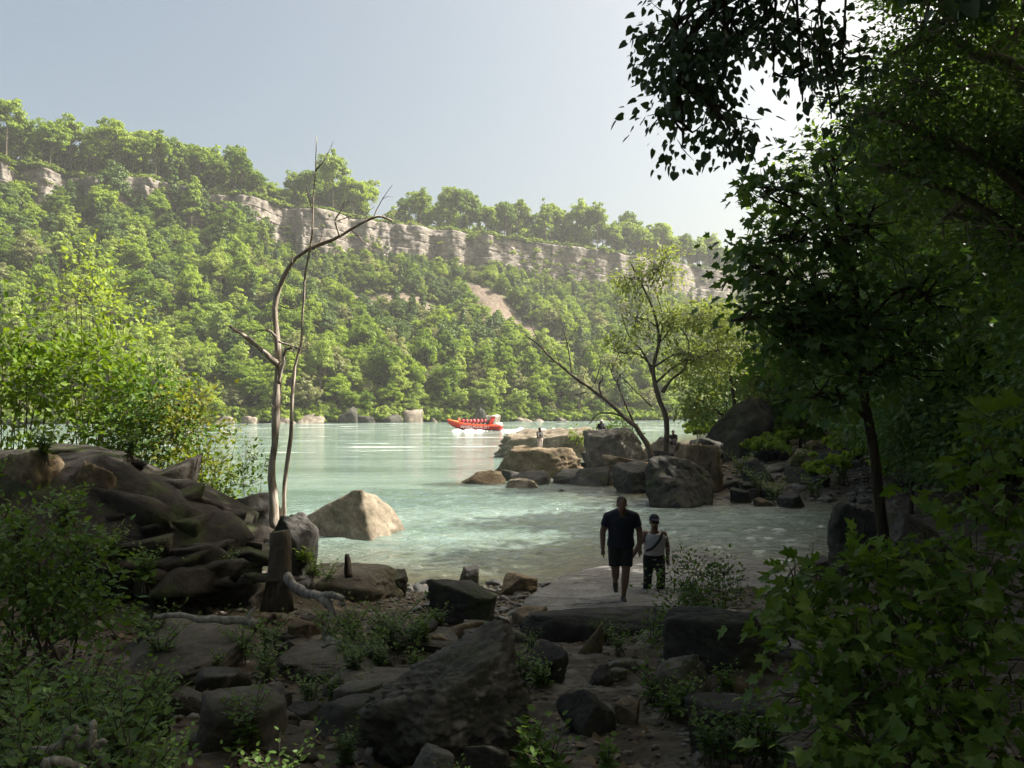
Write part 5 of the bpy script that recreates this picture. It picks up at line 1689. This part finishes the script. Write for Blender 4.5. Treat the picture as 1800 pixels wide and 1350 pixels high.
def hand(mb, w, d, side, curl=0.4):
    """palm with five bent fingers, hanging along d"""
    w, d = A(w, float), nrm(A(d, float))
    x = nrm(np.cross(d, A([0, 1.0, 0.1])))
    z = np.cross(x, d)
    body_tube(mb, [w, w + d * 0.045, w + d * 0.095], [0.028, 0.042, 0.038], [0.02, 0.018, 0.015], 10)
    for q, (off, ln) in enumerate(((-0.030, 0.062), (-0.010, 0.078), (0.010, 0.074), (0.029, 0.058))):
        k0 = w + d * 0.088 + z * off
        k1 = k0 + d * ln * 0.5 + x * side * ln * 0.1
        k2 = k1 + (d * (1 - curl) + x * side * curl) * ln * 0.55
        tube(mb, A([k0, k1, k2]), [0.0105, 0.0098, 0.008], 7)
    t0 = w + d * 0.03 - z * 0.032
    tube(mb, A([t0, t0 + d * 0.03 - z * 0.022, t0 + d * 0.062 - z * 0.026]), [0.013, 0.012, 0.009], 7)


def figure(name, label, loc, J, parts, rotz=0.0, vox=0.012, group=None, sc=1.0, head=True, stocky=1.0, detail=True):
    """J: joint positions (metres, feet at z=0, facing -Y). parts: dict of clothing choices"""
    o = thing(name, label, 'person', loc, group, rotz, sc)
    k_ = stocky
    pel, che, nec, hea = (A(J[q], float) for q in ('pelvis', 'chest', 'neck', 'head'))
    ax = nrm(che - pel)

    def torso(mb, g_, top=1.0):
        pts = [pel - ax * 0.07, pel, pel + (che - pel) * 0.35, pel + (che - pel) * 0.7, che, che + (nec - che) * 0.55]
        body_tube(mb, pts, A([0.135, 0.165, 0.158, 0.172, 0.19, 0.12]) * k_ + g_, A([0.095, 0.115, 0.115, 0.12, 0.11, 0.075]) * k_ + g_, 18)

    mb = MB()
    torso(mb, 0.0)
    body_tube(mb, [che + (nec - che) * 0.35, nec, nec + (hea - nec) * 0.5], A([0.075, 0.06, 0.058]) * k_ ** 0.5, A([0.075, 0.062, 0.06]) * k_ ** 0.5, 12)
    # head: skull, jaw, nose, ears, brow
    ball(mb, hea + A([0, 0.012, 0.03]), (0.077, 0.096, 0.098))
    ball(mb, hea + A([0, -0.022, -0.045]), (0.058, 0.07, 0.07))
    if detail:
        tube(mb, A([hea + A([0, -0.083, 0.018]), hea + A([0, -0.112, -0.02])]), [0.012, 0.018], 8)
        ball(mb, hea + A([0, -0.082, 0.032]), (0.052, 0.014, 0.012))
        ball(mb, hea + A([0, -0.088, -0.058]), (0.026, 0.01, 0.009))
        for s_ in (-1, 1):
            ball(mb, hea + A([s_ * 0.08, 0.01, -0.005]), (0.012, 0.02, 0.032))
    for s_, q in ((-1, 'l'), (1, 'r')):
        sh, el, wr = A(J['sh_' + q], float), A(J['el_' + q], float), A(J['wr_' + q], float)
        ball(mb, sh, 0.062 * k_)
        body_tube(mb, np.vstack([seg(sh, el, 4), seg(el, wr, 4)[1:]]), A([0.056, 0.055, 0.048, 0.042, 0.041, 0.034, 0.026]) * k_, A([0.056, 0.055, 0.048, 0.042, 0.041, 0.034, 0.026]) * k_, 12)
        if detail:
            hand(mb, wr, wr - el + A([0, 0, -0.1]), -s_)
        else:
            ball(mb, wr + nrm(wr - el) * 0.05, (0.035, 0.035, 0.05))
        hp, kn, an = A(J['hp_' + q], float), A(J['kn_' + q], float), A(J['an_' + q], float)
        body_tube(mb, np.vstack([seg(hp, kn, 4), seg(kn, an, 5)[1:]]), A([0.09, 0.086, 0.07, 0.056, 0.058, 0.052, 0.038, 0.034]) * k_ ** 0.7, A([0.092, 0.088, 0.072, 0.058, 0.062, 0.056, 0.04, 0.036]) * k_ ** 0.7, 12)
    link('body', fuse(mb, 'body', M['skin'], vox), o)
    if 'hair' in parts:
        mb = MB()
        ball(mb, hea + A([0, 0.022, 0.042]), (0.084, 0.098, 0.096))
        link('hair', fuse(mb, 'hair', M[parts['hair']], vox), o)
    if 'cap' in parts:
        mb = MB()
        ball(mb, hea + A([0, 0.016, 0.06]), (0.088, 0.104, 0.084))
        body_tube(mb, [hea + A([0, -0.06, 0.058]), hea + A([0, -0.12, 0.05]), hea + A([0, -0.17, 0.035])], [0.075, 0.07, 0.03], [0.012, 0.01, 0.008], 12)
        link('cap', fuse(mb, 'cap', M[parts['cap']], min(vox, 0.012)), o)
    if 'glasses' in parts:
        mb = MB()
        for s_ in (-1, 1):
            ball(mb, hea + A([s_ * 0.034, -0.088, 0.012]), (0.03, 0.012, 0.022))
        link('sunglasses', mb.mesh('sunglasses', M['strap'], True), o)
    if 'shirt' in parts:
        mb = MB()
        torso(mb, 0.016)
        if parts.get('sleeve', 0.6) > 0:
            sl_, sr_ = A(J['sh_l'], float), A(J['sh_r'], float)
            body_tube(mb, [sl_, sl_ * 0.6 + sr_ * 0.4 + A([0, 0, 0.045]), sl_ * 0.4 + sr_ * 0.6 + A([0, 0, 0.045]), sr_], A([0.068, 0.085, 0.085, 0.068]) * k_, A([0.068, 0.085, 0.085, 0.068]) * k_, 14)
        for s_, q in ((-1, 'l'), (1, 'r')):
            sh, el = A(J['sh_' + q], float), A(J['el_' + q], float)
            f = parts.get('sleeve', 0.6)
            if f > 0:
                ball(mb, sh, 0.07 * k_)
                e = sh + (el - sh) * f
                body_tube(mb, seg(sh, e, 4), A([0.066, 0.068, 0.066, 0.066]) * k_, A([0.066, 0.068, 0.066, 0.066]) * k_, 14)
            else:
                body_tube(mb, [che + A([s_ * 0.1, 0, -0.02]), A(sh) * 0.55 + nec * 0.45 + A([0, 0, -0.015])], [0.05, 0.03], [0.12, 0.075], 12)
        if parts.get('hem'):
            body_tube(mb, [pel + ax * 0.05, pel - A([0, 0, parts['hem']])], A([0.18, 0.19]) * k_, A([0.13, 0.14]) * k_, 18)
        link('shirt', fuse(mb, 'shirt', M[parts['shirt']], vox), o)
    if 'legs' in parts:
        mb = MB()
        body_tube(mb, [pel + ax * 0.1, pel, pel - A([0, 0, 0.06])], A([0.165, 0.182, 0.165]) * k_, A([0.12, 0.132, 0.13]) * k_, 18)
        f = parts.get('leglen', 1.0)
        for q in 'lr':
            hp, kn, an = A(J['hp_' + q], float), A(J['kn_' + q], float), A(J['an_' + q], float)
            if f <= 1:
                e = hp + (kn - hp) * f
                body_tube(mb, seg(hp, e, 4), A([0.096, 0.097, 0.095, 0.094]) * k_ ** 0.7, A([0.105, 0.108, 0.105, 0.102]) * k_ ** 0.7, 14)
            else:
                e = kn + (an - kn) * (f - 1)
                body_tube(mb, np.vstack([seg(hp, kn, 4), seg(kn, e, 4)[1:]]), A([0.105, 0.1, 0.086, 0.076, 0.076, 0.072, 0.066]), A([0.108, 0.104, 0.09, 0.08, 0.08, 0.075, 0.068]), 14)
        link('trousers' if f > 1 else 'shorts', fuse(mb, 'legs', M[parts['legs']], vox), o)
    for q in 'lr':
        an, kn = A(J['an_' + q], float), A(J['kn_' + q], float)
        fw = A(J.get('toe_' + q, an + A([0, -0.17, -0.05])), float)
        mb = MB()
        dn = nrm(an - kn)
        heel = an + dn * 0.045 - nrm(fw - an) * 0.05
        body_tube(mb, [heel, an + (fw - an) * 0.35 + dn * 0.02, fw + dn * 0.0], [0.042, 0.05, 0.036], [0.05, 0.045, 0.03], 12)
        link('shoe', fuse(mb, 'shoe', M[parts.get('shoe', 'shoe')], min(vox, 0.014)), o)
    if 'strap' in parts:
        mb = MB()
        f_ = [A([0.13, -0.06, che[2] + 0.09]), A([0.06, -0.155, che[2] - 0.03]), A([-0.06, -0.165, che[2] - 0.17]), A([-0.16, -0.10, pel[2] + 0.09])]
        off = A([che[0], che[1], 0])
        pts = curve_pts([p_ + off for p_ in f_], 12)
        tube(mb, pts, np.full(12, 0.022), 8)
        link('bag_strap', mb.mesh('bag_strap', M['strap'], True), o)
    return o


def stand(H=1.78, **over):
    J = dict(pelvis=(0, 0, .93), chest=(0, 0, 1.32), neck=(0, -.01, 1.48), head=(0, -.03, 1.62), sh_l=(-.2, 0, 1.40), sh_r=(.2, 0, 1.40), el_l=(-.25, .02, 1.12), el_r=(.25, .02, 1.12), wr_l=(-.25, -.06, .87), wr_r=(.25, -.06, .87),
             hp_l=(-.09, 0, .88), hp_r=(.09, 0, .88), kn_l=(-.09, -.02, .48), kn_r=(.09, -.02, .48), an_l=(-.09, .02, .09), an_r=(.09, .02, .09))
    J.update(over)
    return {k_: A(v_, float) * H / 1.76 for k_, v_ in J.items()}


manp = P(1092, 1058, 12.9)
figure('person', 'walker in a dark polo shirt and shorts looking down', manp,
       stand(1.80, pelvis=(0, .02, .93), chest=(0, -.05, 1.30), neck=(0, -.11, 1.44), head=(-.01, -.19, 1.545), sh_l=(-.205, -.05, 1.335), sh_r=(.205, -.05, 1.335), el_l=(-.29, -.02, 1.10), el_r=(.29, -.03, 1.11), wr_l=(-.30, -.12, .85), wr_r=(.275, -.14, .86),
             hp_r=(.095, .02, .88), kn_r=(.06, -.10, .48), an_r=(.03, -.05, .09), hp_l=(-.1, .02, .88), kn_l=(-.09, -.02, .47), an_l=(-.045, .36, .24), toe_l=(-.045, .28, .09)),
       dict(hair='hair', shirt='navy', sleeve=0.62, hem=0.06, legs='black_cloth', leglen=0.78), stocky=1.2)
wp = P(1150, 1058, 14.0)
figure('person', 'walker in a white tank top, cap and dark trousers', wp,
       stand(1.56, chest=(0, -.07, 1.29), neck=(-.01, -.13, 1.45), head=(-.02, -.18, 1.585), sh_l=(-.175, -.07, 1.335), sh_r=(.175, -.06, 1.335), el_l=(-.33, -.14, 1.12), wr_l=(-.50, -.22, .86), el_r=(.27, .02, 1.10), wr_r=(.27, .0, .86),
             hp_l=(-.1, 0, .88), hp_r=(.1, 0, .88), kn_l=(-.135, -.06, .48), an_l=(-.15, .0, .09), kn_r=(.115, -.14, .5), an_r=(.115, .05, .12)),
       dict(cap='navy', glasses=1, hair='hair', shirt='white_cloth', sleeve=0, legs='black_cloth', leglen=1.95, strap=1), stocky=1.05)
figure('person', 'slim figure in dark top and pale trousers standing on the brown rock', P(949, 792, 42.5), stand(1.2, el_l=(-.28, -.15, 1.14), wr_l=(-.32, -.38, 1.05)),
       dict(hair='hair', shirt='grey_cloth', sleeve=1.0, legs='pale_cloth', leglen=1.6, shoe='red_cloth'), vox=0.02, rotz=0.5, detail=False)


def sit(H=1.7):
    return {k_: A(v_, float) * H / 1.76 for k_, v_ in dict(pelvis=(0, 0, .12), chest=(0, -.06, .5), neck=(0, -.08, .66), head=(0, -.1, .8), sh_l=(-.2, -.05, .58), sh_r=(.2, -.05, .58), el_l=(-.3, .08, .34), el_r=(.26, -.2, .36), wr_l=(-.36, .12, .1), wr_r=(.12, -.36, .36),
                                                          hp_l=(-.09, 0, .1), hp_r=(.09, 0, .1), kn_l=(-.14, -.4, .34), kn_r=(.14, -.4, .34), an_l=(-.14, -.5, -.02), an_r=(.14, -.5, -.02)).items()}


figure('person', 'person in dark clothes and pale cap sitting on the grey boulder', P(1056, 759, 45.5), sit(1.25), dict(cap='white_cloth', hair='hair', shirt='navy', sleeve=0.6, legs='black_cloth', leglen=1.7), vox=0.02, rotz=0.4, detail=False)
figure('person', 'person in black sitting in shade beside the upright sparse tree', P(1184, 782, 40), sit(1.35), dict(hair='hair', shirt='black_cloth', sleeve=1.0, legs='grey_cloth', leglen=1.7), vox=0.022, rotz=-0.5, detail=False)

# ------------------------------------------------------------------ jet boat
M['boat_red'] = plain('boat_red', (0.62, 0.045, 0.03), 0.35, 0.5, 0.08, 3)
M['boat_orange'] = plain('boat_orange', (0.75, 0.10, 0.03), 0.4, 0.5, 0.08, 3)
M['boat_white'] = plain('boat_white', (0.8, 0.8, 0.78), 0.4, 0.5, 0.05, 3)
M['boat_yellow'] = plain('boat_yellow', (0.75, 0.42, 0.10), 0.4, 0.5, 0.08, 3)
M['boat_dark'] = plain('boat_dark', (0.05, 0.03, 0.035), 0.6, 0.3)
BY = 134.0
bl = P(838, 754, BY)
boat = thing('jet_boat', 'red jet boat full of passengers racing along the far shore', 'boat', (bl[0], bl[1], 0.0), None, R(-4))
SEC = [(4.3, 1.45, -.15, .25, .8), (2.5, 1.55, -.15, .25, .85), (0, 1.6, -.12, .28, .95), (-2, 1.5, .02, .42, 1.12), (-3.3, 1.15, .3, .7, 1.42), (-4.2, .65, .7, 1.0, 1.62), (-4.9, .12, 1.2, 1.4, 1.8)]
V = []
for x, hb_, zk, zc, zg in SEC:
    V += [(x, -hb_, zg), (x, -hb_ * 0.82, zc), (x, 0, zk), (x, hb_ * 0.82, zc), (x, hb_, zg)]
ns = len(SEC)
F = [[i * 5 + j, (i + 1) * 5 + j, (i + 1) * 5 + j + 1, i * 5 + j + 1] for i in range(ns - 1) for j in range(4)]
mb = MB().add(V, F)
mb.F.append(A([[0, 1, 2, 3, 4]]))
mb.T.append(np.full(1, .5))
hull = link('hull', mb.mesh('hull', M['boat_red'], False), boat)
mb = MB().add([(x, s_ * hb_ * 0.97, zg - 0.35) for x, hb_, zk, zc, zg in SEC for s_ in (-1, 1)], [[2 * i, 2 * i + 2, 2 * i + 3, 2 * i + 1] for i in range(ns - 1)])
link('deck', mb.mesh('deck', M['boat_dark'], False), boat)
for s_ in (-1, 1):
    mb = MB()
    tube(mb, curve_pts([(x, s_ * hb_, zg) for x, hb_, zk, zc, zg in SEC], 30), np.full(30, 0.15), 10)
    link('side_tube', mb.mesh('side_tube', M['boat_orange'], True), boat)
mb = MB().add([(-3.1, -1.1, 1.5), (-3.1, 1.1, 1.5), (-4.95, .1, 1.92), (-4.95, -.1, 1.92), (-3.1, -1.1, 1.3), (-3.1, 1.1, 1.3), (-4.95, .1, 1.72), (-4.95, -.1, 1.72)], [[0, 1, 2, 3], [4, 7, 6, 5], [0, 3, 7, 4], [1, 5, 6, 2], [0, 4, 5, 1], [3, 2, 6, 7]])
link('bow_deck', mb.mesh('bow_deck', M['boat_yellow'], False), boat)
mb = MB()
for yy in (-1.0, -0.35, 0.35, 1.0):
    tube(mb, A([(-2.9, yy, 1.3), (-3.0, yy, 2.05)]), [0.05, 0.05], 6)
tube(mb, A([(-3.0, -1.05, 2.05), (-3.0, 1.05, 2.05)]), [0.06, 0.06], 6)
link('bow_rail', mb.mesh('bow_rail', M['boat_orange'], True), boat)


def box(mb, c, d):
    c, d = A(c, float), A(d, float) / 2
    q = A([(-1, -1, -1), (1, -1, -1), (1, 1, -1), (-1, 1, -1), (-1, -1, 1), (1, -1, 1), (1, 1, 1), (-1, 1, 1)])
    mb.add(q * d + c, [[0, 3, 2, 1], [4, 5, 6, 7], [0, 1, 5, 4], [1, 2, 6, 5], [2, 3, 7, 6], [3, 0, 4, 7]])


for r_ in range(7):
    mb = MB()
    x = -2.2 + r_ * 0.62
    box(mb, (x, 0, 0.98), (0.4, 2.3, 0.16))
    box(mb, (x + 0.22, 0, 1.22), (0.09, 2.3, 0.42))
    link('seat_row', mb.mesh('seat_row', M['boat_dark'], False), boat)
mb = MB()
for s_ in (-1, 1):
    V = [(2.0, s_ * 1.25, 0.95), (2.55, s_ * 1.25, 0.95), (3.1, s_ * 1.15, 2.35), (2.55, s_ * 1.15, 2.35), (2.0, s_ * 1.1, 0.95), (2.55, s_ * 1.1, 0.95), (3.1, s_ * 1.0, 2.35), (2.55, s_ * 1.0, 2.35)]
    mb.add(V, [[0, 1, 2, 3], [4, 7, 6, 5], [0, 3, 7, 4], [1, 5, 6, 2], [0, 4, 5, 1], [3, 2, 6, 7]])
tw_ = link('tower', mb.mesh('tower', M['boat_red'], False), boat)
mb = MB()
box(mb, (2.95, 0, 2.42), (1.1, 2.6, 0.14))
link('tower_roof', mb.mesh('tower_roof', M['boat_white'], False), tw_)
mb = MB()
box(mb, (3.6, 0, 1.0), (1.3, 2.2, 0.5))
link('engine_cover', mb.mesh('engine_cover', M['boat_white'], False), boat)
mb = MB()
box(mb, (2.1, 0, 1.35), (0.5, 0.9, 0.75))
link('helm_console', mb.mesh('helm_console', M['boat_dark'], False), boat)
fc = bpy.data.curves.new('hull_lettering', 'FONT')
fc.body = 'WHIRLPOOL JET'
fc.size = 0.72
fc.extrude = 0.01
fo_ = bpy.data.objects.new('fuse', fc)
COL.objects.link(fo_)
lm = bpy.data.meshes.new_from_object(fo_.evaluated_get(bpy.context.evaluated_depsgraph_get()))
bpy.data.objects.remove(fo_)
lm.materials.clear()
lm.materials.append(M['boat_white'])
xs_ = [v_.co.x for v_ in lm.vertices]
lo_ = link('hull_lettering', lm, boat, (-2.55, -1.62, 0.42))
lo_.rotation_euler = (R(84), 0, R(1.0))
lo_.scale = (4.9 / (max(xs_) - min(xs_)), 0.95, 1)

PS = []
for q, c in enumerate(('red_cloth', 'pink_cloth', 'red_cloth')):
    J_ = sit(1.7)
    if q == 1:
        J_['wr_l'] = A([-.3, -.3, .75])
        J_['el_l'] = A([-.34, -.1, .5])
    p_ = figure('person', 'boat passenger in a red life jacket', (0, 0, 0), J_, dict(hair='hair', shirt=c, sleeve=1.0, legs=c, leglen=1.2), vox=0.045, detail=False, group='passengers aboard the jet boat')
    PS.append(p_)
g = np.random.default_rng(3)
cnt = 0
for r_ in range(7):
    for yy in (-0.85, 0.0, 0.85):
        q = cnt % 3
        o = PS[q] if cnt < 3 else copy_tree(PS[q])
        x, y_ = -2.2 + r_ * 0.62, yy + g.normal(0, 0.08)
        ca, sa = math.cos(R(-4)), math.sin(R(-4))
        o.location = (bl[0] + x * ca - y_ * sa, bl[1] + x * sa + y_ * ca, 1.22)
        o.rotation_euler = (0, 0, R(-94) + g.normal(0, 0.15))
        sc_ = g.uniform(0.9, 1.05)
        o.scale = (sc_,) * 3
        o['label'] = 'boat passenger seated in a red life jacket'
        cnt += 1
p_ = figure('person', 'boat pilot standing at the helm under the white roof', (bl[0] + 2.5, bl[1], 0.75), stand(1.6), dict(hair='hair', shirt='red_cloth', sleeve=1.0, legs='red_cloth', leglen=1.9), vox=0.04, rotz=R(-90), detail=False)
p_.scale = (0.85,) * 3

# foam thrown up by the boat
k = NT('foam')
fn = k.noise(k.pos(), 1.5, 6, 0.7)
fb = k.n('Bump', {'Height': fn, 'Strength': 1.0, 'Distance': 0.4})
M['foam'] = k.done(k.n('BsdfPrincipled', {'Base Color': (0.86, 0.89, 0.88, 1), 'Roughness': 0.6, 'Normal': fb.outputs[0]}).outputs[0])


def foam(name, label, x0, x1, yc, half, hmax, seed, taper):
    u_ = np.linspace(x0, x1, 170)
    v_ = np.linspace(-1, 1, 26)
    Ug, Vg = np.meshgrid(u_, v_, indexing='ij')
    f = (Ug - x0) / (x1 - x0)
    hw = half * (0.35 + 0.65 * f)
    env = np.maximum(0, 1 - Vg ** 2) * taper(f)
    q = np.stack([Ug * 0.9, Vg * hw * 0.9, np.zeros_like(Ug)], -1)
    z = -0.12 + hmax * env * (0.65 + 0.5 * fbm(q * 0.8, 4, seed)) + 0.22 * fbm(q * 1.5, 3, seed + 1) * (env > 0.01)
    o = link(name, MB().add(np.stack([Ug, yc + Vg * hw, z], -1), grid_faces(*Ug.shape)).mesh(name, M['foam'], True))
    o['kind'] = 'stuff'
    return tag(o, label, 'foam')


foam('boat_wake', 'white churning wake trailing behind the red jet boat', bl[0] + 3.6, bl[0] + 24, BY - 1.2, 3.2, 0.6, 5, lambda f: 1.0 * smooth(0, 0.04, f) * (1 - 0.75 * f))
foam('bow_spray', 'white spray along the side of the red jet boat', bl[0] - 5.2, bl[0] + 4.4, BY - 2.2, 0.9, 0.28, 8, lambda f: smooth(0, 0.2, f) * (1 - 0.5 * f))

# ------------------------------------------------------------------ haze
hz = bmesh.new()
bmesh.ops.create_cube(hz, size=1.0)
bmesh.ops.scale(hz, vec=(1980, 1420, 148), verts=hz.verts)
bmesh.ops.translate(hz, vec=(250, 600, 68), verts=hz.verts)
hm = bpy.data.meshes.new('haze')
hz.to_mesh(hm)
hz.free()
k = NT('haze')
pv = k.n('VolumePrincipled', {'Color': (0.96, 0.985, 1.0, 1), 'Density': 0.00023, 'Anisotropy': 0.2})
k.t.links.new(pv.outputs[0], k.out.inputs['Volume'])
hm.materials.append(k.m)
ho = link('haze', hm)
ho['kind'] = 'stuff'
tag(ho, 'thin pale summer haze filling the gorge', 'haze')
